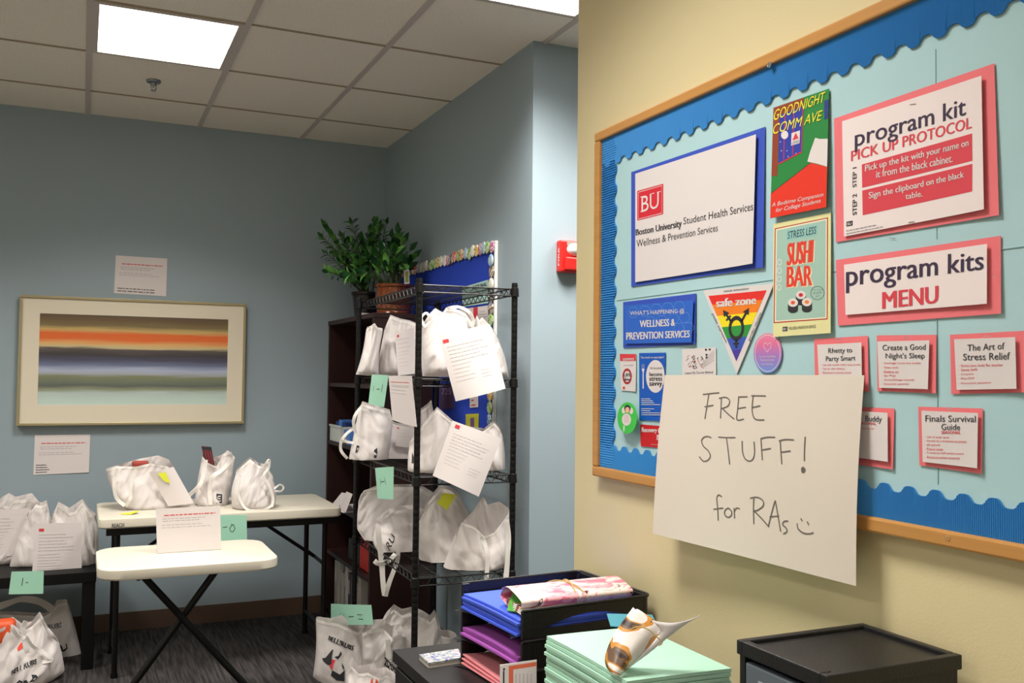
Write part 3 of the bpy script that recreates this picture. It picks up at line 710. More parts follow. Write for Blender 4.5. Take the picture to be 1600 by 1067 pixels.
# --- middle shelf
G2 = 'bags on the middle rack shelf'; zt = RZ[2]+.004
bag('l', 'grey-white bag with strap loops sticking out left on the middle rack shelf', G2, rz(578, 724, zt, v=.62), [(560, 644), (566, 630), (585, 636), (609, 643), (614, 662)], [(545, 716), (562, 729), (580, 726), (606, 726)], .16, bulge=0, seed=15, wr=.012, zmin=zt)
handle('l', [(566, 634), (557, 645), (553, 658), (556, 674)], 5); handle('l', [(553, 669), (543, 676), (534, 688), (533, 703), (543, 716)], 4.5, depth=-.02); handle('l', [(535, 687), (546, 690), (558, 692)], 4, depth=-.04)
bagpoly('l', [[(0, 0), (.6, .1), (1, .9), (.4, 1)]], (555, 694, 706, 562, 694, 706), INK)
bagpoly('l', [[(0, 0), (.7, 0), (1, .5), (.8, 1), (.1, .8)]], (584, 698, 713, 590, 698, 713), INK)
bag('m', 'smooth rounded white bag left of the front post on the middle rack shelf', G2, rz(618, 727, zt, u=-.2), [(588, 672), (600, 655), (620, 664), (640, 667), (655, 670)], [(578, 722), (600, 728), (640, 728), (656, 726)], .2, bulge=1, seed=16, zmin=zt, wr=.009)
slip('m', [(617, 664), (651, 668), (648, 700), (618, 697)], 'letter page with red logo tucked in the rounded bag on the middle rack shelf', .012, 6, True, .008)
bag('n2', 'grey-white bag peeking behind the front post on the middle rack shelf', G2, rz(665, 735, zt, v=-.2), [(650, 645), (660, 640), (668, 634), (674, 628), (677, 645), (690, 660)], [(645, 736), (665, 738), (700, 738)], .12, bulge=0, seed=17, zmin=zt)
bag('n', 'white bag with one sharp peak behind the front post on the middle rack shelf', G2, rz(672, 741, zt, v=-.62), [(640, 694), (654, 676), (668, 657), (683, 639), (698, 652), (712, 664), (722, 680)], [(637, 734), (655, 742), (690, 743), (722, 743)], .2, bulge=1, seed=18, zmin=zt, wr=.009)
bagpoly('n', [[(.1, 0), (.7, .1), (1, .5), (.5, .6), (.1, 1)]], (643, 705, 722, 651, 705, 722), INK)
bag('o', 'white bag behind the tilted page at the right of the middle rack shelf', G2, rz(752, 741, zt, v=-.55), [(715, 676), (735, 676), (756, 673), (772, 660), (780, 669), (786, 684)], [(715, 743), (750, 743), (789, 739)], .22, bulge=2, seed=19, zmin=zt)

# --- lower shelf
G3 = 'bags on the lower rack shelf'; zt = RZ[1]+.004
bag('p', 'grey shaded slack bag at the back left of the lower rack shelf', G3, rz(620, 870, zt, v=.72), [(560, 788), (568, 770), (590, 762), (620, 760), (655, 760), (677, 773), (690, 800)], [(558, 826), (575, 850), (620, 874), (690, 884)], .12, seed=21, bulge=1, zmin=zt, wr=.014)
handle('p', [(562, 785), (568, 770), (583, 763), (600, 762)], 4, depth=-.03)
bag('q', 'white bag with a strap hanging down over the left side of the lower rack shelf', G3, rz(622, 876, zt, u=-.5), [(581, 838), (588, 816), (603, 803), (622, 795), (648, 794), (668, 802)], [(584, 850), (598, 866), (622, 878), (666, 889)], .17, seed=22, bulge=1, wr=.013, mouth=.4, zmin=zt)
handle('q', [(591, 814), (593, 840), (597, 870), (599, 900), (602, 922)], 8.5); handle('q', [(603, 923), (608, 904), (617, 880), (622, 862), (620, 845)], 7, depth=-.105)
handle('q', [(586, 868), (594, 873), (608, 868), (618, 858)], 7, depth=-.115)
bagtext('q', 'RU', [(603, 846), (612, 829), (618, 836), (609, 856)], INK, .05)
bagpoly('q', [[(.0, .6), (.7, 1), (1, .7), (1, .2), (.8, .6), (.3, .3)]], (616, 853, 864, 625, 853, 864), INK)
bag('r', 'white bag with a yellow note on its peak on the lower rack shelf', G3, rz(698, 893, zt, v=-.35), [(655, 815), (670, 782), (688, 761), (704, 765), (716, 775), (727, 794), (740, 822)], [(655, 884), (686, 897), (720, 896), (745, 889)], .18, seed=23, bulge=1, zmin=zt)
b_ = BAGS['r']; note([(683, 786), (692, 770), (713, 773), (698, 797)], b_[1]-b_[2]*.13, 'yellow sticky note on the middle bag of the lower rack shelf', YEL, name='sticky_note', cat='note')
bag('s', 'open white bag with two straps hanging down at the right of the lower rack shelf', G3, rz(745, 893, zt, v=-.74), [(712, 842), (722, 812), (740, 818), (757, 834), (772, 828), (789, 807), (796, 800)], [(690, 893), (720, 899), (757, 893), (795, 882)], .18, back=[(712, 830), (738, 803), (755, 778), (762, 792), (780, 786), (796, 795)], seed=24, bulge=1, mouth=.7, zmin=zt, wr=.01)
handle('s', [(752, 832), (757, 843), (761, 860), (761, 878), (759, 904)], 6.5); handle('s', [(790, 806), (793, 830), (792, 865), (789, 899)], 8)

# --- floor level
G4 = 'bags at the foot of the rack'
bag('v', 'grey shaded white bag on the bottom rack shelf behind the front post', G4, rz(650, 1030, RZ[0]+.004, u=.0), [(592, 982), (604, 962), (615, 949), (628, 958), (642, 954), (660, 961), (672, 968), (679, 959), (689, 990), (714, 994)], [(590, 1040), (650, 1046), (716, 1036)], .22, seed=31, bulge=1, wr=.016, zmin=RZ[0]+.004)
bag('u', 'white bag with a wide vertical strap standing left of the rack post', G4, onz(608, 1098, 0, .06), [(566, 988), (580, 977), (598, 976), (612, 988), (624, 984), (634, 994)], [(566, 1092), (605, 1102), (634, 1098)], .17, seed=32, bulge=0, zmin=0, mouth=.6, wr=.013)
handle('u', [(606, 990), (607, 1010), (608, 1035), (605, 1062), (604, 1085)], 8)
bag('t', 'white tote bag printed with black lettering and a black and red figure on the floor', G4, onz(532, 1075, 0, .05), [(494, 966), (512, 970), (528, 972), (545, 980), (559, 987), (569, 978), (574, 992)], [(489, 1056), (515, 1069), (545, 1084), (577, 1094)], .11, seed=33, bulge=-3, zmin=0, wr=.006, mouth=.35, back=[(494, 964), (516, 968), (534, 963), (548, 975), (569, 976), (574, 990)])
bagtext('t', 'BELL!RUBS', [(514.5, 990), (554, 1006.5), (551, 1013.5), (512.5, 997)], INK, .05)
q = [(502, 1008), (540, 1012), (538, 1060), (500, 1050)]
bagpoly('t', [[(.05, .62), (.2, .66), (.45, .98), (.5, 1), (.45, .75), (.45, .5), (.3, .45), (.1, .55)], [(.55, .75), (.72, .8), (.8, .95), (.85, .85), (.7, .68)], [(.5, .3), (.8, .22), (1, .38), (1, .05), (.7, .0), (.45, .12)], [(.85, .6), (.95, .5), (1, .35), (.9, .45)]], q, INK)
bagpoly('t', [[(.42, .66), (.6, .64), (.52, .48), (.5, .3), (.38, .42)]], q, RED, 'red_emblem')
bag('w', 'bright white crumpled bag in front of the printed tote on the floor', G4, onz(580, 1135, 0, .0), [(541, 1050), (549, 1034), (560, 1048), (575, 1046), (590, 1054), (604, 1050), (622, 1062)], [(540, 1120), (580, 1140), (625, 1140)], .16, seed=34, bulge=2, zmin=0, wr=.014, mouth=.5)
bagpoly('w', [[(0, 0), (.2, .9), (.4, .9), (.35, 0)], [(.6, 0), (.65, .95), (.85, .8), (1, 0)]], (577, 1054, 1068, 592, 1054, 1068), mat('orange_red_print', 'd0442c', .6))

# ------------------------------------------------------------------ bookcase in the corner
t = thing('bookcase', 'dark mahogany bookcase in the corner behind the wire rack', 'bookcase', (1.51, 5.11, 0))
bx0, bx1, by0, by1, bz = 1.34, 1.662, 4.63, 5.585, 1.725
MB().box((bx0, by0, 0), (bx1, by0+.025, bz-.025), .001).build('side_panel', MAHOG, t)
MB().box((bx0, by1-.025, 0), (bx1, by1, bz-.025), .001).build('side_panel', MAHOG, t)
MB().box((bx1-.012, by0+.025, .06), (bx1, by1-.025, bz-.025)).build('back_panel', MAHOG, t)
MB().box((bx0-.004, by0-.004, bz-.025), (bx1, by1, bz), .002).build('top_panel', MAHOG, t)
SH = [.06, .38, .66, 1.02, 1.36]
for z in SH: MB().box((bx0+.004, by0+.025, z-.022), (bx1-.012, by1-.025, z)).build('shelf', MAHOG, t)
MB().box((bx0+.02, by0+.025, 0), (bx0+.035, by1-.025, .038)).build('plinth', MAHOG, t)
# contents
t = thing('storage_basket', 'white plastic basket with blue packets on the bookcase shelf', 'basket', (1.45, 5.42, 1.02))
y0_, y1_ = 5.30, 5.55
mb = MB(); a = .012
for A, B in (((1.35, y0_, 1.021), (1.6, y1_, 1.026)), ((1.35, y0_, 1.026), (1.355, y1_, 1.11)), ((1.595, y0_, 1.026), (1.6, y1_, 1.11)), ((1.355, y0_, 1.026), (1.595, y0_+.005, 1.11)), ((1.355, y1_-.005, 1.026), (1.595, y1_, 1.11)), ((1.345, y0_-.005, 1.105), (1.355, y1_+.005, 1.115))): mb.box(A, B)
mb.build('basket_body', mat('frosted_plastic', 'cfd3d0', .4), t)
BL = mat('blue_packet', '4f7fc8', .4)
for k, (xx, yy) in enumerate(((1.42, 5.35), (1.42, 5.42), (1.42, 5.49), (1.50, 5.38))):
    MB().obox((xx, yy, 1.10+.012*(k % 2)), Vector((.04, .01, 0)), Vector((-.006, .022, .003)), Vector((0, .006, .03))).build('packet', BL if k % 2 else mat('navy_packet', '27407c', .4), None, label=['navy packet at the front of', 'blue packet second in', 'navy packet third in', 'blue packet at the back of'][k]+' the white basket on the bookcase shelf', cat='packet', group='blue packets in the shelf basket')
for k, (yy, zz) in enumerate(((5.13, 0), (5.19, .028))):
    MB().obox((1.40, yy, 1.055+zz), Vector((.05, 0, .004)), Vector((0, .03, 0)), Vector((0, .005, .03-.01*k))).build('packet', BL, None, label=['light blue packet lying beside', 'light blue packet stacked on another beside'][k]+' the white shelf basket', cat='packet', group='light blue packets beside the basket')
Q = [at(520, 770, 0, 1.27), at(534, 761, 0, 1.27), at(556, 763, 0, 1.27), at(557, 790, 0, 1.27), at(526, 794, 0, 1.27)]
Q2 = [Vector((1.30, 5.30, .663)), Vector((1.30, 5.02, .663)), Vector((1.56, 5.02, .672)), Vector((1.56, 5.30, .672))]
mb = MB().slab(Q2, Vector((0, 0, .004)))
mb.slab([Vector((1.305, 5.30, .67)), Vector((1.305, 5.16, .67)), Vector((1.36, 5.14, .75)), Vector((1.36, 5.29, .74))], Vector((.001, 0, 0)))
mb.slab([Vector((1.31, 5.15, .67)), Vector((1.31, 5.0, .67)), Vector((1.345, 5.0, .765)), Vector((1.345, 5.13, .765))], Vector((.001, 0, 0)))
mb.build('loose_papers', PAPERS, None, label='loose folded white papers sticking out of the bookcase shelf', cat='papers')
MB().box((1.37, 4.70, .385), (1.62, 4.93, .55), .004).build('red_carton', mat('red_carton', 'b32a1e', .5), None, label='red carton on the lower bookcase shelf', cat='box')
t = thing('magazine_pile', 'flat yellow and black magazine lying on top of the red carton', 'magazine', (1.49, 4.81, .551))
MB().box((1.375, 4.705, .5505), (1.6, 4.92, .575), .002).build('pages', blotch_mat('yellow_black_cover', [(0, '1a1a1a'), (.47, 'c9b62e'), (.6, '2a2a2a')], 40), t)
R = random.Random(5); bc = ['cfcac2', 'e0dcd4', 'b9b4ae', 'd8d2c4', '8f8c92', 'e4e0da', '57555c', 'c4bfb4', 'dcd7cf', 'b02020', 'd5d1ca']
y = 5.52
BIND = [(.055, 'cfcac2', 'cream'), (.05, 'e0dcd4', 'off-white'), (.06, 'b9b4ae', 'light grey'), (.045, 'd8d2c4', 'ivory'), (.06, '8f8c92', 'mid grey'), (.05, 'e4e0da', 'white'), (.045, '57555c', 'charcoal'), (.06, 'c4bfb4', 'beige'), (.045, 'dcd7cf', 'pale stone'), (.05, 'b02020', 'red'), (.05, 'd5d1ca', 'pale grey')]
ORD = ['first', 'second', 'third', 'fourth', 'fifth', 'sixth', 'seventh', 'eighth', 'ninth', 'tenth', 'eleventh']
for kk, (w, c, nm) in enumerate(BIND):
    h = R.uniform(.22, .28)
    tt = thing('binder', nm+' binder, '+ORD[kk]+' from the left on the bottom bookcase shelf', 'binder', (1.5, y-w/2, .061), 'binders on the bottom bookcase shelf')
    fx = 1.37+R.uniform(0, .02)
    MB().box((fx, y-w, .061), (1.6, y, .061+h), .003).build('cover', mat('binder_'+c, c, .5), tt)
    MB().box((fx-.0008, y-w+.01, .061+h*.55), (fx, y-.01, .061+h*.85)).build('spine_label', PAPER, tt)
    y -= w+.004
MB().box((1.38, 4.98, .385), (1.6, 5.2, .50), .004).build('dark_box', mat('dark_green_box', '1f2a22', .5), None, label='dark box on the lower bookcase shelf beside the red carton', cat='box')

# pots and plants on bookcase
def leafmesh(nm, l, w, m, fold=.25):
    N = 6; vs = []; fs = []
    for i in range(N+1):
        a = i/N; ww = w*sin(pi*min(.999, a**.8))*.5+(.001 if i else .0006); zz = .12*l*sin(a*pi*.9)
        vs += [(-ww, a*l, zz+ww*fold), (0, a*l, zz), (ww, a*l, zz+ww*fold)]
    for i in range(N): fs += [(3*i, 3*i+1, 3*i+4, 3*i+3), (3*i+1, 3*i+2, 3*i+5, 3*i+4)]
    me = bpy.data.meshes.new(nm); me.from_pydata(vs, [], fs); me.materials.append(m); me.shade_smooth(); return me
LG = [mat('leaf_green_dark', '1f4a20', .28, var=.3, scale=20), mat('leaf_green', '35702c', .3, var=.25, scale=20), mat('leaf_green_light', '5c9440', .35, var=.25, scale=20)]
LM = [leafmesh('leaf', .062, .026, g) for g in LG]; LM2 = [leafmesh('leaf', .105, .045, g, .15) for g in LG]
STEM = mat('stem_green', '4d5a33', .5)
def plant(root, base, tips, meshes, pitch, lsz, R):
    for tip in tips:
        tip = Vector(tip); b = base+Vector((R.uniform(-.03, .03), R.uniform(-.03, .03), 0))
        mid = b.lerp(tip, .5)+Vector((0, 0, .04)); pts = [b*(1-s)**2+mid*2*s*(1-s)+tip*s*s for s in [k/10 for k in range(11)]]
        st = MB().tube(pts, [.006-.0045*k/10 for k in range(11)], 6).build('stem', STEM, root, True)
        Ln = (tip-b).length; n = int(Ln/pitch); side = R.uniform(0, 6)
        for k in range(2, n+1):
            s = k/n
            if s < .22: continue
            p = b*(1-s)**2+mid*2*s*(1-s)+tip*s*s; tg = ((mid-b)*(1-s)+(tip-mid)*s).normalized()
            ref = tg.cross(Vector((cos(side), sin(side), .2))).normalized()
            for sg in (-1, 1):
                dr = (tg*R.uniform(.45, .9)+ref*sg+Vector((R.uniform(-.25, .25), R.uniform(-.25, .25), R.uniform(-.1, .25)))).normalized()
                z_ = (tg-dr*tg.dot(dr)).normalized(); x_ = dr.cross(z_)
                if p.x+dr.x*lsz*.11 > XB-.012 or p.y+dr.y*lsz*.11 > YB-.012: continue
                o = bpy.data.objects.new('leaf', R.choice(meshes)); COL.objects.link(o); o.parent = st
                M4 = Matrix((x_, dr, z_)).transposed().to_4x4()
                sc = lsz*R.uniform(.75, 1.15)*(1-.35*abs(s-.55)); M4 = M4 @ Matrix.Scale(sc, 4); M4.translation = p-ORG[root.name]
                o.matrix_local = M4
        # terminal leaf
        dr = (tip-mid).normalized(); x_ = dr.cross(Vector((0, 1, .1))).normalized(); z_ = x_.cross(dr)
        o = bpy.data.objects.new('leaf', meshes[0]); COL.objects.link(o); o.parent = st; M4 = Matrix((x_, dr, z_)).transposed().to_4x4(); M4 = M4 @ Matrix.Scale(lsz*.8, 4); M4.translation = tip-ORG[root.name]; o.matrix_local = M4
R = random.Random(11)
SOIL = mat('potting_soil', '241a14', .95, bump=.5, bscale=120)
pb = Vector((1.46, 5.20, bz))
t = thing('potted_plant', 'tall leafy green plant in a dark pot on top of the bookcase', 'plant', pb)
sm(MB().lathe([(.001, 0), (.062, 0), (.078, .13), (.085, .135), (.085, .15), (.074, .15), (.07, .135), (.001, .134)], pb).build('pot', mat('dark_glazed_pot', '1c1414', .3), t, True))
MB().lathe([(.001, .139), (.0705, .137)], pb).build('soil', SOIL, t)
tips = [vp(x, y, pb+Vector((0, dy, 0))) for x, y, dy in ((509, 352, .05), (506, 372, -.15), (513, 398, 0), (514, 425, -.2), (550, 350, .1), (536, 372, -.05), (548, 380, -.2), (566, 372, .1), (584, 348, .15), (592, 356, -.1), (604, 350, .12), (575, 392, -.15), (560, 405, -.25), (535, 410, -.1), (540, 432, -.2), (527, 395, .1), (596, 385, 0), (578, 362, -.05))]
plant(t, pb+Vector((0, 0, .13)), tips, LM, .021, 1.0, R)
po = Vector((1.505, 4.82, bz))
t = thing('potted_plant', 'bushy green plant in a glazed orange-brown pot on top of the bookcase', 'plant', po)
OR = mat('orange_brown_glaze', '6e3413', .18, var=.35, scale=14, coat=.6)
sm(MB().lathe([(.001, 0), (.088, 0), (.094, .01), (.09, .018), (.098, .06), (.1, .12), (.098, .145), (.106, .15), (.106, .163), (.097, .165), (.092, .15), (.001, .148)], po).build('pot', OR, t, True))
MB().lathe([(.001, .153), (.0925, .151)], po).build('soil', SOIL, t)
tips = [vp(x, y, po+Vector((0, dy, 0))) for x, y, dy in ((612, 372, .1), (622, 366, 0), (632, 378, .05), (640, 392, -.05), (646, 402, 0), (600, 392, -.12), (618, 396, -.1), (590, 412, -.1), (632, 412, -.1), (606, 415, -.12), (575, 425, -.08), (560, 430, -.05), (548, 428, -.12), (640, 418, .05), (616, 385, .1), (585, 395, .08))]
plant(t, po+Vector((0, 0, .14)), tips, LM2+LM, .036, .8, R)
Q = [at(631, 423, 1, 4.71), at(639, 420, 1, 4.71), at(640, 443, 1, 4.71), at(632, 444, 1, 4.71)]
s = Sheet(Q); o = s.body(MB(), 3).build('plant_card', PAPER, None, label='small picture card stuck in the orange-brown pot', cat='card')
MB().add([s.pt(bil(Q, a, b), .0008) for a, b in ((.18, .12), (.82, .12), (.82, .88), (.18, .88))], [(0, 1, 2, 3)]).build('picture', mat('card_green', '8f9c3e', .6), o)
MB().box((1.37, 5.02, bz), (1.43, 5.07, bz+.022), .003).build('white_eraser', PAPER, None, label='small white block on the bookcase top between the pots', cat='block')

# ------------------------------------------------------------------ blue pin board on alcove wall
def wallB(x, y, off=.012): return at(x, y, 0, XB-off)
t = thing('blue_pin_board', 'blue pin board edged with round badges on the alcove wall behind the rack', 'notice board', (XB, 4.55, 1.17))
ya, yb, za, zb = 3.868, 5.3, 1.17, 2.005
MB().box((XB-.012, ya, za), (XB-.0015, yb, zb), .001).build('board_panel', mat('royal_blue_felt', '1f3fb4', .8, var=.04, scale=8), t)
mb = MB()
for a, b in (((XB-.016, ya-.012, za-.01), (XB-.0015, ya, zb+.012)), ((XB-.016, ya, zb), (XB-.0015, yb, zb+.012)), ((XB-.016, ya, za-.01), (XB-.0015, yb, za)), ((XB-.016, yb, za-.01), (XB-.0015, yb+.012, zb+.012))): mb.box(a, b)
mb.build('board_edge', mat('white_board_edge', 'd9dad8', .6), t)
bcol = ['e9e3d6', 'd9432f', 'e2b32c', '3f9a5c', '8fb9d8', '6a4a34', 'f0efe8', '2f6fa8', 'c46aa0', '7fb04a', '30323a', 'd98a3c']
R = random.Random(3); bms = {}
def badge(y, z, k):
    c = bcol[R.randrange(len(bcol))]; r = .029; x = XB-.018-.0012*(k % 3)
    key = c
    if key not in bms:
        prof = [(.001, .006), (r*.72, .0055), (r*.9, .004), (r, .001), (r*.98, 0), (.001, 0)]; n = 18; vs = []; fs = []
        for rr, h in prof: vs += [(-h, rr*cos(2*pi*j/n), rr*sin(2*pi*j/n)) for j in range(n)]
        for i in range(len(prof)-1):
            for j in range(n): fs.append((i*n+j, i*n+(j+1) % n, (i+1)*n+(j+1) % n, (i+1)*n+j))
        me = bpy.data.meshes.new('badge'); me.from_pydata(vs, [], fs)
        me.materials.append(blotch_mat('badge_print_'+c, [(0, c), (.5, 'efece4'), (.58, c), (.66, '3a3a3e')], 45, .3)); me.shade_smooth(); bms[key] = me
    o = bpy.data.objects.new('badge', bms[key]); COL.objects.link(o); o.parent = t; o.location = Vector((x, y, z))-ORG[t.name]; o.rotation_euler = (R.uniform(0, 6), 0, 0)
y = ya+.018; k = 0
while y < 5.2: badge(y, zb-.012+R.uniform(-.006, .006), k); y += R.uniform(.04, .052); k += 1
z = zb-.075
while z > za+.02: badge(ya+.02+R.uniform(-.004, .004), z, k); z -= R.uniform(.05, .06); k += 1
def wb_poster(Qpx, m, label, cat='poster', name='poster', off=.015):
    Q = [wallB(x, y, off) for x, y in Qpx]; s = Sheet(Q); return s.body(MB(), 3).build(name, m, None, label=label, cat=cat), s
TEAL = mat('pale_teal_paper', 'a9cdc6', .8)
o, s = wb_poster([(722, 449), (762.5, 437), (763, 473.5), (723, 479.5)], TEAL, 'pale teal poster with dark title on the blue pin board')
s.text(MB(), 'OPTIONAL', (738, 447, 453, 761, 440.5, 446.5), .03).build('title_text', INK, o); s.rows(MB(), .1, .9, .6, .15, 5, 3, .02).build('printed_lines', GREY, o)
o, s = wb_poster([(714, 484), (763, 477), (764, 532), (715, 536)], PAPER, 'white flyer with a red stripe on the blue pin board')
s.poly(MB(), [(739.5, 480.5), (746.5, 479.5), (747, 533.5), (740, 534)]).build('red_stripe', RED, o); mb = MB(); s.rows(mb, .05, .42, .85, .2, 9, 3, .015); s.rows(mb, .72, .95, .85, .2, 9, 5, .015); mb.build('printed_lines', GREY, o)
o, s = wb_poster([(686, 600), (708, 600), (709, 638), (687, 640)], mat('dark_purple_paper', '4a3358', .7), 'dark purple flyer low on the blue pin board')
s.text(MB(), '725', (690, 607, 617, 705, 606, 616), .02).build('title_text', mat('pale_purple_print', '8c7a9c', .7), o)
o, s = wb_poster([(734, 600), (747, 598), (747, 636), (734, 637)], PAPER, 'white slip with red stars low on the blue pin board')
s.rows(MB(), .2, .8, .9, .1, 5, 3, .06, ragged=.6).build('red_mark', RED, o)
o, s = wb_poster([(727.5, 647), (748, 646), (747.5, 671), (728, 672)], mat('olive_yellow_paper', 'b5b22e', .7), 'olive yellow card low on the blue pin board')
s.poly(MB(), [(735, 653), (741, 652.5), (741, 667), (735, 668)]).build('printed_patch', mat('purple_print', '6d4a7c', .7), o)

# ------------------------------------------------------------------ fire alarm
t = thing('fire_alarm', 'red fire alarm strobe on the light blue column wall', 'alarm', (1.86, YD, 1.91))
RA = mat('alarm_red', 'c8201c', .35, spec=.5)
X0, X1, Z0, Z1 = 1.80, 1.93, 1.846, 1.98
MB().box((X0, YD-.042, Z0), (X1, YD, Z1), .007).build('housing', RA, t)
MB().box((X0+.018, YD-.056, Z0+.008), (X1-.01, YD-.040, Z0+.062), .005).build('sounder_grille', RA, t)
sm(MB().lathe([(.001, .02), (.02, .017), (.03, .006), (.034, 0)], (0, 0, 0), 20).build('strobe_lens', mat('strobe_clear', 'd9dde0', .12, spec=.8), t, True))
o = bpy.data.objects[t.children[-1].name]
for v in o.data.vertices:
    c = v.co+ORG[t.name]; v.co = Vector((1.872+c.x*1.25, YD-.042-c.z, 1.942+c.y*.8))-ORG[t.name]
s = Sheet([Vector((X0-.0006, YD-.005, 1.97)), Vector((X0-.0006, YD-.04, 1.97)), Vector((X0-.0006, YD-.04, 1.85)), Vector((X0-.0006, YD-.005, 1.85))])
v, f = glyphs('FIRE', .02)
MB().add([Vector((X0-.0008, YD-.032+.011*b, 1.872+.075*a)) for a, b in v], f).build('lettering', PAPER, t)
MB().box((X0+.03, YD-.043, 1.958), (X1-.01, YD-.0415, 1.972)).build('label_plate', mat('label_grey', '8d8a80', .5), t)

# ------------------------------------------------------------------ big bulletin board
BS = XC-.012           # paper surface
def C(x, y, off=0): return at(x, y, 0, BS-off)
ty0, ty1, tz0, tz1 = .30, 2.118, 1.158, 2.042
t = thing('bulletin_board', 'large oak-framed bulletin board with pale blue paper and scalloped border', 'notice board', (XC, 1.2, tz0)); BB = t
fw = .025; xf = XC-.026
MB().box((xf, ty0, tz1-fw), (XC, ty1, tz1), .004).build('frame_rail', WOODC, t)
MB().box((xf, ty0, tz0), (XC, ty1, tz0+fw), .004).build('frame_rail', WOODC, t)
MB().box((xf, ty1-fw, tz0+fw), (XC, ty1, tz1-fw), .004).build('frame_rail', WOODC, t)
MB().box((xf, ty0, tz0+fw), (XC, ty0+fw, tz1-fw), .004).build('frame_rail', WOODC, t)
PB = mat('pale_aqua_paper', 'aaccd2', .8, var=.03, scale=5, bump=.3, bscale=7)
MB().box((BS, ty0+fw, tz0+fw), (XC, ty1-fw, tz1-fw)).build('backing_paper', PB, t)
mb = MB()   # overlapping paper joins
for za_, y_a, y_b in ((1.60, .35, 2.02), ):
    mb.box((BS-.0012, y_a, za_), (BS, y_b, za_+.0012))
mb.box((BS-.0012, 1.055, 1.25), (BS, 1.0562, 1.60)); mb.box((BS-.0008, 1.055, 1.63), (BS, 1.056, 1.93)); mb.build('paper_seam', mat('seam_shade', '7fa6a8', .8), t)
BORD = mat('blue_corrugated_paper', '3488cc', .6, spec=.35)
def strip(a0, a1, outer, inner_fn, place, nm='scalloped_border', pitch=.0036, amp=.0011):
    n = int((a1-a0)/pitch*4); vs = []; fs = []
    for i in range(n+1):
        a = a0+(a1-a0)*i/n; h = .0016+amp*(1+cos(2*pi*a/pitch)); e = inner_fn(a)
        for b in (outer, (outer+e)/2, e): vs.append(place(a, b, h))
        vs.append(place(a, e, .0002))
    for i in range(n):
        for k in range(3): fs.append((4*i+k, 4*i+k+1, 4*i+4+k+1, 4*i+4+k))
    return MB().add(vs, fs).build(nm, BORD, BB, True)
ph = 2*pi/.051
def wave(x): return math.tanh(1.7*cos(x))/math.tanh(1.7)
strip(ty0+fw, ty1-fw-.004, tz1-fw, lambda y: 1.951+.0062*wave(ph*(y-1.325)), lambda a, b, h: Vector((BS-.0015-h, a, b)))
strip(ty0+fw, ty1-fw-.004, tz0+fw, lambda y: 1.235-.0062*wave(ph*(y-1.058+.0255)), lambda a, b, h: Vector((BS-.0015-h, a, b)))
strip(tz0+fw, tz1-fw, ty1-fw, lambda z: 2.027+.005*wave(ph*(z-1.6)), lambda a, b, h: Vector((BS-h, b, a)), pitch=.006, amp=.0022)
strip(tz0+fw, tz1-fw, ty0+fw, lambda z: ty0+.09-.005*wave(ph*(z-1.6)), lambda a, b, h: Vector((BS-h, b, a)), pitch=.006, amp=.0022)
q = at(1203, 101.5, 0, xf); mb = MB()
mb.lathe([(.001, 0), (.006, 0), (.006, .002), (.001, .003)], (0, 0, 0), 12)
MB().add([q+Vector((-v.z, v.x, v.y)) for v in mb.v], mb.f).build('screw', CHR, BB)
q = at(1481, 840, 0, xf); MB().add([q+Vector((-v.z*.4, v.x*.8, v.y*.8)) for v in mb.v], mb.f).build('screw', mat('painted_screw', 'b98c58', .5), BB)
def staple(s, x, y, parent, w=5):
    s.line(MB(), [(x-w, y+.6), (x+w, y-.6)], .0012, .0018).build('staple', CHR, parent)
mb = MB(); sB = Sheet([C(1240, 0), C(1600, 0), C(1600, 800), C(1240, 800)])
for x, y in ((1405, 770), (1462, 772), (1396, 372), (1066, 205)):
    sB.line(mb, [(x-5, y), (x+5, y+1)], .0012, .006)
mb.build('staple', CHR, BB)

def cq(P, off=.0): return [C(x, y, off) for x, y in P]
def poster(label, back, backm, sheet=None, sheetm=None, off=.002, curl=.004, name='poster', d=None, d2=None):
    """pinned sheet; returns top object and the sheet to print on"""
    dd = d or (lambda a, b: .0006+curl*.5*(max(0, 2*a-1)**3)*(1-b))
    s = Sheet(cq(back, off), dd); o = s.body(MB(), 10).build(name, backm, None, True, label, 'poster')
    if sheet:
        s = Sheet(cq(sheet, off+.004), d2 or (lambda a, b: .0004+curl*.8*(a**4)*(1-b*.6))); s.body(MB(), 10).build('printed_sheet', sheetm or PAPER, o, True)
    return o, s
NAVY = mat('cobalt_paper', '3550b8', .7); PINK = mat('coral_pink_paper', 'e8757c', .75); DPUR = mat('aubergine_ink', '3a2c46', .7)
SHEETP = mat('pinkish_white_paper', 'e9dcdc', .8)
# health services sign
o, s = poster('large white sign on cobalt paper with red square logo and service name', [(986.6, 269), (1196, 198), (1195, 418), (986.6, 448)], NAVY, [(992.8, 271.5), (1183, 210), (1180, 412), (992.8, 441)], curl=.008)
s.poly(MB(), [(996, 298.4), (1036.7, 287), (1036.7, 334.6), (996, 344.8)]).build('red_logo', mat('logo_red', 'cf2637', .6), o)
mb = MB(); 
for L_ in ([(998, 300.5), (1034.5, 290), (1034.5, 333), (998, 342.4), (998, 300.5)],): s.line(mb, L_, .0014, .0012)
mb.build('logo_outline', PAPER, o)
mb = MB(); s.text(mb, 'BU', (1003, 307, 332, 1030, 300, 324.5), 0, off=.0014)
for x0_, x1_, y_ in ((1001, 1009, 308), (1001, 1009, 331)): s.line(mb, [(x0_, y_), (x1_, y_-2)], .0016, .0014)
for x0_, x1_, y_ in ((1017, 1023, 303.2), (1027, 1033, 300.6)): s.line(mb, [(x0_, y_), (x1_, y_-1.5)], .0016, .0014)
mb.build('logo_letters', PAPER, o)
s.text(MB(), 'Boston University', (994, 358.5, 371, 1065.5, 343, 358), .025).build('title_text', INK, o)
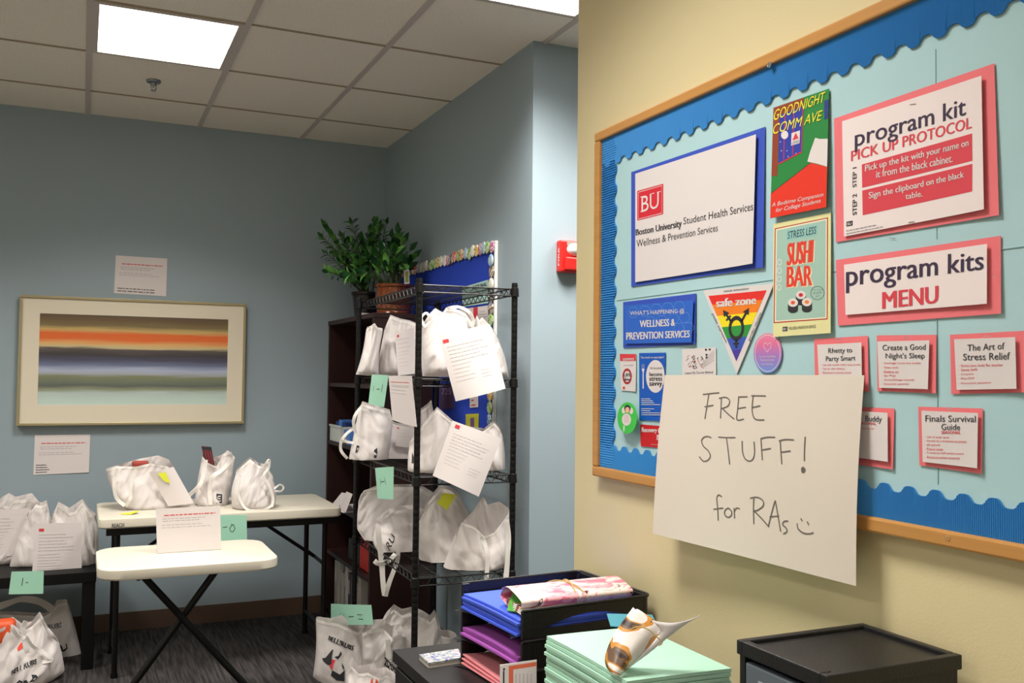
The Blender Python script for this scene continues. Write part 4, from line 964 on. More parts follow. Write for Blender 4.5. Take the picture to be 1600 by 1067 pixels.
mb = MB(); s.text(mb, 'Student Health Services', (1068.5, 340, 351, 1180, 316, 328.5)); s.text(mb, 'Wellness & Prevention Services', (995, 375, 386.5, 1123, 350, 361)); mb.build('subtitle_text', INK, o)
# what's happening
o, s = poster('cobalt banner with white hexagon pattern reading whats happening', [(974, 472), (1088, 458.5), (1088, 538.5), (974, 543.5)], NAVY, [(976, 477), (1084.6, 468.7), (1083, 535), (977, 537)], mat('banner_blue', '2b62c4', .6), curl=.005)
mb = MB()
for cx, cy in ((990, 488), (1008, 486), (1026, 483), (1044, 481), (1062, 479), (1071, 496), (1053, 498), (1017, 503), (1035, 501), (1062, 513), (1078, 512)):
    s.line(mb, [(cx+9*cos(a*pi/3), cy+9*sin(a*pi/3)) for a in range(7)], .0009, .0008)
mb.build('hexagon_pattern', mat('light_blue_line', '6f9ade', .6), o)
mb = MB(); s.text(mb, "WHAT'S HAPPENING @", (985, 486, 494.5, 1070.5, 482, 490.5), .0, off=.0012); s.text(mb, 'WELLNESS &', (1000.5, 500.5, 511.5, 1055.5, 498, 509), .03, off=.0012); s.text(mb, 'PREVENTION SERVICES', (979.5, 519.5, 531, 1080, 516, 527), .03, off=.0012); mb.build('title_text', PAPER, o)
# safe zone triangle
def tri_sheet(label, A, B, Cc, m, off):
    s = Sheet(cq([A, B, (B[0], Cc[1]), (A[0], Cc[1])], off))
    return s
s = tri_sheet('', (1098.6, 454), (1209.3, 442.7), (1151, 583.7), PAPER, .004)
mb = MB().slab([s.px(x, y, 0) for x, y in ((1098.6, 454), (1151, 584.5), (1209.3, 442.7))], -s.n*.001)
o = mb.build('triangle_sticker', PAPER, None, label='white-edged rainbow triangle reading safe zone', cat='sticker')
A, B, Cc = (1107, 462.3), (1198, 453.4), (1150.7, 564.6)
ts = [0, .135, .307, .478, .65, .83, 1]; cols = ['e0312a', 'ec7f22', 'f0d923', '2f9140', '3a56b4', '4c3d9a']
L_ = lambda P, Q_, k: (P[0]+(Q_[0]-P[0])*k, P[1]+(Q_[1]-P[1])*k)
for k in range(6):
    a, b = ts[k], ts[k+1]; P = [L_(A, Cc, a), L_(B, Cc, a), L_(B, Cc, b), L_(A, Cc, b)] if k < 5 else [L_(A, Cc, a), L_(B, Cc, a), Cc]
    s.poly(MB(), P, .0006).build('colour_band', mat('rainbow_'+cols[k], cols[k], .5), o)
s.text(MB(), 'safe zone', (1120, 467, 480, 1181.4, 462, 475), .06, off=.0014).build('title_text', PAPER, o)
mb = MB(); s.ell(mb, 1150.8, 512.8, 12.2, 19.5, .0012, 28, .66, -.05)
def arrow(x0, y0, x1, y1, w, hd):
    dx, dy = x1-x0, y1-y0; l = math.hypot(dx, dy); dx /= l; dy /= l; nx, ny = -dy, dx; bx, by = x1-dx*hd, y1-dy*hd
    s.poly(mb, [(x0+nx*w, y0+ny*w), (bx+nx*w, by+ny*w), (bx-nx*w, by-ny*w), (x0-nx*w, y0-ny*w)], .0012)
    s.poly(mb, [(bx+nx*w*3, by+ny*w*3), (x1, y1), (bx-nx*w*3, by-ny*w*3)], .0012)
arrow(1159, 502, 1170.5, 481, 1.8, 10); arrow(1142.5, 502, 1130, 484, 1.8, 10)
s.poly(mb, [(1134, 500), (1141, 492), (1143, 494), (1136, 502)], .0013)
s.poly(mb, [(1149, 531), (1152.6, 531), (1152.6, 544), (1149, 544)], .0012); s.poly(mb, [(1146.2, 535.5), (1155.2, 534.8), (1155.2, 538), (1146.2, 538.7)], .0013)
mb.build('symbol', INK, o)
mb = MB(); s.text(mb, 'sexual orientation', (1131, 453, 456.5, 1170, 448.6, 452.4), .0); s.text(mb, 'gender identity', [(1168.5, 531), (1187.5, 487), (1191, 489.5), (1172, 534)]); s.text(mb, 'gender expression', [(1115, 488), (1137, 534), (1133.4, 536.5), (1111.2, 491)]); mb.build('edge_text', INK, o)
# pink-blue round sticker
def round_sticker(cx, cy, rx, ry, m, label, off=.004, dome=0, slope=0):
    s = Sheet(cq([(cx-rx, cy-ry), (cx+rx, cy-ry), (cx+rx, cy+ry), (cx-rx, cy+ry)], off)); n = 36
    P = [s.px(cx+rx*cos(2*pi*k/n), cy+ry*sin(2*pi*k/n)+slope*rx*cos(2*pi*k/n), 0) for k in range(n)]
    o = MB().slab(P, -s.n*(.001+dome)).build('round_sticker', m, None, label=label, cat='sticker'); return o, s
o, s = round_sticker(1199.5, 551.8, 22, 31.5, ramp_mat('pink_blue_gradient', 2, [(0, '5f8fd8'), (.45, 'a878c0'), (.75, 'e0709c'), (1, 'e88aa8')]), 'round pink and blue sticker right of the rainbow triangle')
mb = MB(); s.ell(mb, 1199.5, 551.8, 20, 29, .0006, 36, .96); s.line(mb, [(1199, 550), (1193.5, 542), (1194, 536), (1197, 535), (1199.5, 538.5), (1202.5, 535), (1205, 537), (1204.5, 543), (1199, 550)], .0012)
s.text(mb, 'You are not alone.', (1186, 555.5, 558.8, 1212.5, 555, 558.4)); s.text(mb, 'You are not alone', (1188, 561, 564, 1210, 560.6, 563.6)); s.text(mb, 'you belong', (1190, 567.5, 570.5, 1207.5, 567.3, 570.2)); mb.build('white_print', PAPER, o)
# cartoon sheet behind the sign
o, s = poster('small white sheet with a busy black and red line drawing above the free stuff sign', [(1066, 545.5), (1119, 542.5), (1119.5, 590), (1066.5, 592)], PAPER, curl=.001)
R = random.Random(2); mb = MB(); mr = MB()
for k in range(34):
    x, y = R.uniform(1074, 1099), R.uniform(554, 572); tgt = mr if k % 5 == 0 else mb
    s.line(tgt, [(x, y), (x+R.uniform(-3, 3), y+R.uniform(1, 4)), (x+R.uniform(-3, 3), y+R.uniform(2, 6))], .0012)
for k in range(5): s.line(mb, [(1099, 574-k*2), (1117, 562-k*4)], .0005)
for x, y in ((1102, 545), (1108, 544.6), (1103, 553), (1103, 557)): s.poly(mb, [(x, y), (x+3, y-.1), (x+3, y+2.8), (x, y+3)])
mb.build('line_drawing', INK, o); mr.build('red_drawing', RED, o)
s.text(MB(), 'Leave My Terrier Behind', (1071, 581, 585.6, 1114.5, 579.5, 584), .0).build('title_text', INK, o)
# connect card
o, s = poster('narrow white card with a red header and red ring at the left of the board', [(968.8, 552.7), (994.2, 553), (994.6, 611.7), (971, 610)], PAPER, curl=.004)
s.poly(MB(), [(968.8, 552.8), (994.2, 553.1), (994.2, 564), (969.3, 564)]).build('red_header', RED, o)
s.text(MB(), 'connect', (974, 559, 563.4, 991.5, 558.6, 563), .02, off=.0013).build('title_text', PAPER, o); s.text(MB(), 'i am a helper', (974.5, 569, 572.6, 991, 568.6, 572)).build('subtitle_text', GREY, o)
s.ell(MB(), 980.4, 588, 7.3, 12.4, .0009, 28, .72).build('red_ring', mat('brick_red', 'a8222a', .6), o)
mb = MB(); s.text(mb, 'LIFE', (975.5, 583.5, 588.5, 986, 583, 588), .04); s.text(mb, 'line', (976.5, 590, 595, 985, 590, 594.6), .04); mb.build('ring_text', INK, o); s.poly(MB(), [(973.5, 604), (977, 604), (977, 608), (973.6, 608)]).build('small_logo', RED, o)
# plate poster
o, s = poster('bright blue poster with a white plate and fork reading become stress savvy', [(999, 551.5), (1040.4, 551), (1038, 657.8), (999.3, 656.2)], mat('poster_blue', '0f55b8', .5), curl=.006)
s.ell(MB(), 1024.8, 588, 14.8, 25.6, .0008, 36).build('plate', PAPER, o)
mb = MB(); s.text(mb, 'TIP DU JOUR', (1016, 574, 577.8, 1035.6, 573.8, 577.6), off=.0014); s.text(mb, 'become', (1015.4, 581.6, 587.6, 1035.8, 581.4, 587.4), .03, off=.0014); s.text(mb, 'stress', (1015.4, 589, 595, 1035.8, 589, 595), .04, off=.0014); s.text(mb, 'savvy.', (1015.4, 597.4, 605, 1037, 597.4, 605.2), .04, off=.0014); mb.build('plate_text', INK, o)
mb = MB(); s.text(mb, 'Too much on your plate?', (1001.7, 556.6, 561, 1038, 556.4, 560.8), .02)
for k in range(4): s.line(mb, [(1003.4+k*1.2, 568.7), (1003.4+k*1.2, 576)], .0006)
s.poly(mb, [(1003, 576), (1007.6, 576), (1006.2, 582), (1006.4, 607), (1004.4, 607), (1004.6, 582)])
for y, w in ((623, 14), (626, 18), (629, 20), (632, 30), (638.5, 20), (641.5, 14), (645, 32), (648, 34)): s.line(mb, [(1002.5, y), (1002.5+w, y+.2)], .0014)
mb.build('white_print', PAPER, o)
# recovery
o, s = poster('small red card reading recovery at the lower left of the board', [(1000.6, 663), (1037, 665.8), (1036.2, 700), (1001.4, 697)], mat('card_red', 'c4161f', .5), curl=.001)
mb = MB(); s.text(mb, 'Recovery @', (1003.5, 667, 677.4, 1034.8, 668.4, 677.6), .03); s.text(mb, 'BU', (1027, 679, 687.4, 1034.8, 679.4, 687.8), .03); s.text(mb, 'bu.edu/recovery', (1018, 693.4, 695.4, 1035, 694, 696)); mb.build('title_text', PAPER, o)
# green sticker
o, s = round_sticker(980, 653, 15.2, 24.6, mat('bright_green', '3fbf4a', .5), 'round bright green sticker with a little winged figure at the lower left', off=.02)
mb = MB(); s.ell(mb, 979, 655.5, 7.2, 9.5, .0006); s.ell(mb, 974.5, 641, 2.8, 5.2, .0006); s.ell(mb, 986.5, 642, 2.8, 5.2, .0006); s.poly(mb, [(974, 665), (976.4, 665), (975.6, 674), (974, 674)]); mb.build('white_figure', PAPER, o)
s.ell(MB(), 980.5, 638.5, 5, 6, .0008).build('dark_hair', INK, o); s.ell(MB(), 980.5, 640.5, 3.4, 4.6, .0011).build('face', mat('skin_print', 'e8b48c', .6), o)
mb = MB()
for k in range(4): s.line(mb, [(975.5, 650+k*3), (982.5, 650+k*3)], .0006, .0011)
mb.build('fine_print', RED, o)

# goodnight poster
GQ = [(1209.3, 168.4), (1296, 138.5), (1297.3, 324.5), (1209.3, 341.7)]
o, s = poster('green and red bedroom poster with yellow title reading goodnight comm ave', GQ, mat('poster_green', '23803c', .5), d=lambda a, b: .001+.008*(1-b), off=.003)
s.poly(MB(), [(1209.3, 303.4), (1271, 255), (1296.8, 261.3), (1297.3, 324.3), (1209.3, 341.5)], .0008).build('red_blanket', mat('blanket_red', 'dd3220', .5), o)
s.line(MB(), [(1209.5, 303), (1271, 254.6)], .0012, .0012).build('edge_line', mat('dark_brown_print', '4a2418', .6), o)
s.poly(MB(), [(1209.3, 168.6), (1256.5, 152.5), (1256.5, 170), (1219, 182), (1218.8, 275), (1209.3, 276)], .0008).build('curtain', mat('curtain_brown', '8a3a20', .6), o)
s.poly(MB(), [(1219, 180), (1256.5, 166), (1256.5, 237), (1219.6, 256.5)], .0009).build('night_window', mat('night_blue', '2a3aa0', .5), o)
mb = MB()
for x in (1228, 1242, 1256): s.line(mb, [(x, 178-(x-1219)*.32), (x, 254-(x-1219)*.5)], .0024, .0012)
s.line(mb, [(1219.4, 257), (1256.5, 237.5)], .0028, .0012); mb.build('window_bars', mat('window_red', 'c22a34', .6), o)
mb = MB(); s.ell(mb, 1228.5, 211, 5.6, 6.6, .0014); s.poly(mb, [(1239.3, 208.5), (1252.5, 204), (1252.5, 224), (1239.3, 228)], .0016); 
for x, y in ((1224, 236), (1233, 236), (1222, 222), (1235, 245), (1247, 240)): s.ell(mb, x, y, .8, .9, .0014, 8)
mb.build('moon_and_sign', PAPER, o)
s.poly(MB(), [(1241, 220), (1246, 207.5), (1251, 216.5)], .0021).build('sign_triangle', RED, o); s.text(MB(), 'CITGO', (1240.5, 222.5, 226.5, 1251.5, 218.8, 222.8), .02, off=.0021).build('sign_text', mat('sign_blue', '1c3a7c', .6), o)
s.poly(MB(), [(1276.8, 215.7), (1284, 217.5), (1296.8, 217.2), (1296.9, 261), (1280, 256), (1265.5, 253), (1269.6, 237)], .0012).build('pillow', PAPER, o)
s.poly(MB(), [(1289, 158), (1296.1, 155), (1296.3, 184), (1290.5, 188)], .0011).build('wall_picture', mat('night_blue2', '2a3a80', .5), o)
YT = mat('title_yellow', 'e6dc3c', .6)
mb = MB(); s.text(mb, 'GOODNIGHT', (1211, 172.5, 189, 1291.5, 143, 158.5), 0, .3, off=.0024); s.text(mb, 'COMM AVE', (1210.4, 195, 210.5, 1287.5, 172, 187.5), 0, .3, off=.0024); mb.build('title_text', YT, o)
mb = MB(); s.text(mb, 'A Bedtime Companion', (1211.5, 317.5, 326, 1292.5, 301, 309.5), 0, .25, off=.0018); s.text(mb, 'for College Students', (1218.3, 326, 334.5, 1289, 310.5, 319), 0, .25, off=.0018); mb.build('subtitle_text', PAPER, o)
# sushi poster
o, s = poster('tall pale yellow and teal poster with three sushi rolls and red title', [(1209, 350), (1299, 332), (1301.8, 520.5), (1212, 526.5)], mat('pale_yellow_paper', 'ddd8a0', .7), d=lambda a, b: .001+.005*(1-b), off=.003)
s.poly(MB(), [(1211.5, 356.9), (1294.7, 339.7), (1297, 499), (1212.5, 505)], .0006).build('red_border', mat('border_red', 'b03a2e', .6), o)
s.poly(MB(), [(1213.2, 358.2), (1293.2, 341.6), (1295.5, 497.4), (1214.2, 503.2)], .0009).build('cream_border', mat('cream_print', 'e8e0c4', .6), o)
TE = mat('sage_teal_print', '9fbfb2', .6)
s.poly(MB(), [(1215, 360), (1291.6, 344), (1293.6, 495.5), (1216, 501.2)], .0012).build('teal_field', TE, o)
s.poly(MB(), [(1229.8, 360.3), (1279, 351), (1279, 367.4), (1230.2, 375.8)], .0015).build('banner', mat('banner_teal', '8cc0bc', .6), o)
s.text(MB(), 'STRESS LESS', (1232.2, 362, 373.6, 1277, 353.6, 365), .0, .1, off=.0019).build('banner_text', INK, o)
mb = MB(); s.text(mb, 'SUSHI', (1234, 382, 417, 1274, 376, 411), .05, .1, off=.0016); s.text(mb, 'BAR', (1234.5, 418.5, 450.5, 1273, 416.5, 447.5), .05, off=.0016); mb.build('title_shadow', mat('cream_print', 'e8e0c4', .6), o)
mb = MB(); s.text(mb, 'SUSHI', (1232.6, 380.4, 415.7, 1272.5, 374.4, 409.7), .03, .1, off=.002); s.text(mb, 'BAR', (1233, 416.7, 449, 1271.5, 414.7, 446), .03, off=.002); mb.build('title_text', mat('sushi_red', 'd9402c', .6), o)
for cx, cy, c in ((1254.8, 461, 'c8202c'), (1242.7, 473, 'e05a2c'), (1264.5, 472, 'e87c2c')):
    mb = MB(); s.poly(mb, [(cx-8, cy), (cx-8, cy+11)]+[(cx-8*cos(a*pi/8), cy+11+5.5*sin(a*pi/8)) for a in range(1, 8)]+[(cx+8, cy+11), (cx+8, cy)], .0015+(.0004 if cy > 465 else 0)); mb.build('sushi_wrap', INK, o)
    s.ell(MB(), cx, cy, 7.8, 6.6, .002+(.0004 if cy > 465 else 0)).build('sushi_rice', PAPER, o); s.ell(MB(), cx, cy, 3.4, 2.9, .0026, 16).build('sushi_filling', mat('filling_'+c, c, .5), o)
mb = MB(); s.ell(mb, 1280.6, 458, 10.8, 10.8, .0016, 28, .93); s.text(mb, 'KNOW', (1274, 456, 460, 1287, 455.2, 459)); s.text(mb, 'BAR', (1276, 461, 465.5, 1285, 460.6, 465)); s.text(mb, 'KEEP CALM', (1272.5, 452, 454.6, 1288.5, 451.4, 454)); mb.build('round_badge_print', INK, o)
mb = MB()
for y in (409.7, 422.8, 435.9, 449): s.ell(mb, 1220.2, y, 3.8, 5, .0016, 18, .7)
mb.build('icon_rings', PAPER, o)
s.poly(MB(), [(1226.6, 511), (1234.3, 510.2), (1234.3, 517.3), (1226.6, 518)]).build('small_logo', INK, o); s.text(MB(), 'BU', (1228, 512.5, 516.6, 1232.8, 512, 516), .03, off=.0013).build('logo_letters', PAPER, o); s.text(MB(), 'WELLNESS & PREVENTION SERVICES', (1236.3, 511, 515.6, 1279, 507.6, 512.2)).build('footer_text', INK, o)

# program kit protocol
CR = mat('crimson_print', 'd5424f', .6)
o, s = poster('large coral-backed sheet reading program kit pick up protocol', [(1303.4, 185.4), (1554, 99), (1563.5, 336.4), (1306.3, 378.5)], PINK, [(1316, 189.6), (1535, 118.5), (1541, 327.4), (1319, 369.5)], SHEETP, curl=.006)
s.text(MB(), 'program kit', (1336.5, 203, 238, 1510.6, 152, 189), .012).build('title_text', DPUR, o)
s.text(MB(), 'PICK UP PROTOCOL', (1330.7, 236, 252.3, 1520.4, 182.6, 200.5), .03, off=.0007).build('subtitle_text', CR, o)
s.poly(MB(), [(1347, 257), (1521.3, 208.7), (1522, 251.5), (1347.6, 293.6)], .0006).build('red_panel', CR, o); s.poly(MB(), [(1347.6, 297.8), (1522, 256.2), (1522, 299.3), (1348.4, 336.4)], .0006).build('red_panel', CR, o)
mb = MB(); s.text(mb, 'Pick up the kit with your name on', (1352.6, 258, 271, 1515.7, 217.5, 231.5), .02, off=.0014); s.text(mb, 'it from the black cabinet.', (1370, 267, 278, 1490.4, 241, 253.5), .02, off=.0014); s.text(mb, 'Sign the clipboard on the black', (1358.3, 300.5, 313.5, 1508.4, 267.5, 280.5), .02, off=.0014); s.text(mb, 'table.', (1415.9, 302.5, 311.5, 1442.3, 297.5, 307), .02, off=.0014); mb.build('panel_text', PAPER, o)
mb = MB(); s.text(mb, 'STEP 1', [(1332.7, 293), (1332.7, 262.5), (1339, 261), (1339, 291.5)], .03); s.text(mb, 'STEP 2', [(1332.7, 336.5), (1332.7, 304), (1339.4, 302.5), (1339.4, 335)], .03); mb.build('step_text', INK, o)
s.poly(MB(), [(1323, 346.5), (1332.7, 344.6), (1332.7, 352.3), (1323, 354.2)]).build('small_logo', INK, o); s.text(MB(), 'BU', (1325, 348.3, 352.3, 1331, 347.2, 351.2), .03, off=.0013).build('logo_letters', PAPER, o)
mb = MB(); s.rows(mb, .02, .34, .045, .02, 2, 3, .008); mb.build('fine_print', GREY, o)
staple(s, 1427, 163, o); staple(s, 1425, 347, o)
# program kits menu
o, s = poster('wide coral-backed strip reading program kits menu', [(1306.3, 406.3), (1564, 368.3), (1566.3, 490), (1309.6, 509)], PINK, [(1319, 413.6), (1543.5, 381), (1545, 474.6), (1321.4, 492)], SHEETP, curl=.005)
s.text(MB(), 'program kits', (1323, 414, 458, 1538.7, 391, 431), .015).build('title_text', DPUR, o); s.text(MB(), 'MENU', (1380, 456.5, 482.8, 1466.5, 446.5, 473.5), .04).build('subtitle_text', CR, o)
staple(s, 1556, 431, o, 2)
def card(label, back, sheet, title, bullets, extra=(), st=None, bm=None):
    o, s = poster(label, back, PINK, sheet, PAPER, curl=.004)
    mb = MB()
    for tx, q_ in title: s.text(mb, tx, q_, .012)
    mb.build('title_text', mat('slate_ink', '3c3e46', .7), o)
    mb = MB()
    for tx, q_ in bullets: s.text(mb, tx, q_, .0)
    if bullets: mb.build('bullet_text', CR, o)
    mb = MB()
    for tx, q_ in extra: s.text(mb, tx, q_, .03)
    if extra: mb.build('season_text', CR, o)
    if st: staple(s, st[0], st[1], o)
    return o
card('coral-backed card titled rhetty to party smart', [(1272.4, 529.7), (1356.2, 524.7), (1359, 611.7), (1274.4, 616)], [(1277.2, 538.5), (1346.9, 535), (1349.4, 609), (1280.6, 611)], [('Rhetty to', (1294.8, 544, 554, 1332.2, 542.8, 552.8)), ('Party Smart', (1291, 556.7, 566.5, 1337.7, 555.4, 565.2))],
     [('- Cup with standard drink measurements', (1283.4, 568.6, 572.2, 1346.4, 568, 571.6)), ('- Tips for safer drinking', (1283.8, 574.6, 578.2, 1319.8, 574.4, 578)), ('- Resources to estimate alcohol', (1284, 580.4, 583.6, 1330.8, 580.4, 583.6))], st=(1311, 530))
card('coral-backed card titled create a good nights sleep', [(1370.4, 524), (1463.5, 523), (1464.2, 614.5), (1371.4, 611)], [(1371, 533.4), (1453.2, 531.7), (1452.2, 608), (1373.9, 605.8)], [('Create a Good', (1379.6, 538.6, 547.4, 1447.7, 537.4, 546.2)), ("Night's Sleep", (1384.4, 551.6, 562.4, 1446.3, 551, 562.2))],
     [(a, (1379, y, y+4, r, y, y+4)) for a, y, r in (('- Goodnight Comm Ave. booklet', 565.6, 1440.4), ('- Sleep mask', 572.4, 1404.4), ('- Bedtime tea', 578.8, 1405), ('- Ear Plugs', 585.2, 1400.2), ('- Aromatherapy materials', 591.6, 1429.8), ('- Discussion questions', 598, 1421))], st=(1417, 527.5))
card('coral-backed card titled the art of stress relief', [(1484.8, 523), (1606, 516.5), (1606, 613), (1486.7, 615.7)], [(1491, 530), (1587.4, 526.6), (1590.7, 607.3), (1495, 609)], [('The Art of', (1512, 538.4, 548.6, 1570.5, 535, 545.4)), ('Stress Relief', (1505.6, 552.6, 563, 1579.5, 550.2, 561.6))],
     [(a, (1498.5, y, y+4.2, r, y-1.2, y+3)) for a, y, r in (('- Stress Less Sushi Bar booklet', 569, 1567.7), ('- Stress balls', 576, 1527.5), ('- Crayons', 583.2, 1521.8), ('- Play-Doh', 589.9, 1523.3), ('- Discussion questions', 596.9, 1549.4))], st=(1543, 525))
card('coral-backed card titled finals survival guide', [(1435.2, 635.3), (1536, 638.2), (1535.6, 740.4), (1437, 726.9)], [(1440, 641.4), (1529.2, 645.3), (1529.2, 731.5), (1442, 721.5)], [('Finals Survival', (1446.6, 648.6, 658.6, 1526, 649.4, 659.6)), ('Guide', (1471.5, 662, 671.6, 1501, 662.4, 672))],
     [(a, (1445.8, y, y+4.6, r, y+.03*(r-1446), y+4.6+.03*(r-1446))) for a, y, r in (('- List of study spots', 680.4, 1484), ('- Access to a motivational playlist', 686.2, 1511.7), ('- #2 pencils', 692.6, 1469.7), ('- Post-it notes', 699, 1474), ('- A treat-yo-self sweet reward', 705, 1506.4), ('- Access to online resources', 711.6, 1500.7))], [('SEASONAL', (1471.5, 672.9, 677.6, 1501.8, 673.2, 678))], st=(1484, 638.6))
card('coral-backed card titled buddy half hidden behind the free stuff sign', [(1305, 634), (1397.8, 638.2), (1396.7, 733.3), (1303, 721)], [(1310, 640), (1387.8, 645), (1389.6, 721.5), (1312, 711)], [('Buddy', (1352.9, 649.2, 661, 1378.9, 650.2, 662.4))], [('meditation tips', (1345, 667.4, 670.6, 1367, 668.4, 671.6))], [('SEASONAL', (1341, 658.8, 663, 1370, 659.8, 664))], st=(1361, 637.5))

# FREE STUFF sign
TLc, TRc = at(1040, 586, 0, 1.1925), at(1349, 586, 0, 1.1925); BRc, BLc = at(1338, 915.5, 0, 1.172), at(1020, 833, 0, 1.150)
s = Sheet([TLc, TRc, BRc, BLc], lambda a, b: .006*sin(pi*b)*(.6+.4*a)+.002*sin(9*a+2*b))
o = s.body(MB(), 24).build('hanging_sign', mat('poster_board_white', 'd8cdc2', .75, trans=.06), None, True, 'large white paper sign handwritten free stuff hanging from the bulletin board', 'sign')
Z = lambda pts: [(1000+a/2.8075, 560+b/2.8075) for a, b in pts]
STR = [[(275, 158), (305, 154), (345, 150)], [(300, 158), (292, 215), (285, 265)], [(283, 212), (320, 205)],
 [(355, 170), (354, 215), (352, 262)], [(345, 175), (370, 170), (388, 178), (392, 192), (382, 210), (355, 220)], [(360, 218), (385, 243), (412, 265)],
 [(432, 172), (428, 222), (425, 268), (455, 266)], [(430, 169), (472, 168)], [(428, 220), (465, 214)],
 [(490, 164), (555, 165)], [(498, 168), (493, 220), (500, 256), (515, 269), (548, 270)], [(495, 215), (530, 208)],
 [(312, 348), (298, 342), (280, 347), (272, 362), (280, 385), (300, 405), (308, 428), (296, 447), (278, 450), (262, 430)],
 [(343, 345), (378, 347), (417, 347)], [(378, 347), (385, 410), (390, 464)],
 [(447, 362), (448, 408), (458, 438), (478, 450), (495, 438), (502, 408), (500, 365)],
 [(532, 355), (534, 400), (536, 446)], [(530, 352), (560, 346), (595, 346)], [(533, 402), (575, 395)],
 [(618, 362), (620, 412), (622, 464)], [(612, 362), (640, 356), (678, 358)], [(620, 412), (662, 406)],
 [(727, 343), (723, 395), (721, 450)], [(708, 482), (716, 478), (722, 486), (718, 498), (710, 498), (708, 482)], [(712, 484), (716, 494)], [(716, 482), (713, 496)],
 [(352, 606), (340, 598), (331, 612), (333, 660), (333, 710)], [(316, 661), (356, 655)],
 [(378, 655), (364, 664), (361, 682), (374, 696), (389, 686), (390, 668), (378, 655)], [(402, 654), (402, 700)], [(402, 672), (412, 656), (426, 658)],
 [(490, 610), (486, 665), (484, 725)], [(474, 612), (505, 608), (530, 622), (530, 645), (505, 664), (484, 668)], [(488, 668), (518, 698), (550, 737)],
 [(547, 737), (565, 680), (585, 622)], [(586, 622), (594, 690), (601, 758)], [(556, 694), (598, 690)],
 [(637, 712), (619, 714), (612, 728), (626, 742), (629, 758), (612, 768)],
 [(694, 700), (700, 713)], [(721, 714), (727, 730)], [(677, 722), (679, 745), (697, 762), (722, 768), (745, 763)]]
mb = MB()
def smoothp(P):
    if len(P) < 3: return P
    out = []
    for i in range(len(P)-1):
        p0, p1, p2, p3 = [Vector(P[k]) for k in (max(0, i-1), i, i+1, min(len(P)-1, i+2))]
        for k in range(5):
            t_ = k/5; v = .5*((2*p1)+(p2-p0)*t_+(2*p0-5*p1+4*p2-p3)*t_*t_+(3*p1-p0-3*p2+p3)*t_**3); out.append((v[0], v[1]))
    out.append(P[-1]); return out
for st in STR: s.line(mb, smoothp(Z(st)), .0026, .0012)
for st in STR[:38]: s.line(mb, [(x+.7, y+.4) for x, y in smoothp(Z(st))], .0016, .0013)
mb.build('handwriting', mat('marker_grey', '665e58', .7), o)

# ------------------------------------------------------------------ black cabinet and desk clutter
DZ = .72
t = thing('black_cabinet', 'black cabinet below the board carrying trays and paper stacks', 'cabinet', (.97, 1.3, 0))
cx0, cx1, cy0, cy1 = .728, XC-.012, .35, 2.30
CB = mat('black_cabinet_laminate', '1b1a1b', .42, var=.1, scale=60, spec=.4)
MB().box((cx0, cy0, DZ-.03), (cx1, cy1, DZ), .002).build('top_panel', CB, t)
MB().box((cx0+.012, cy0+.01, .06), (cx1, cy1-.01, DZ-.03)).build('body', CB, t)
MB().box((cx0+.03, cy0+.02, 0), (cx1, cy1-.02, .06)).build('plinth', CB, t)
for k in range(4):
    a = cy0+.02+(cy1-cy0-.04)*k/4; b = cy0+.02+(cy1-cy0-.04)*(k+1)/4-.004
    d_ = MB().box((cx0, a, .07), (cx0+.014, b, DZ-.036), .002).build('door', CB, t)
    MB().box((cx0-.02, b-.05, .42), (cx0, b-.04, .54), .003).build('handle', METBLK, d_)
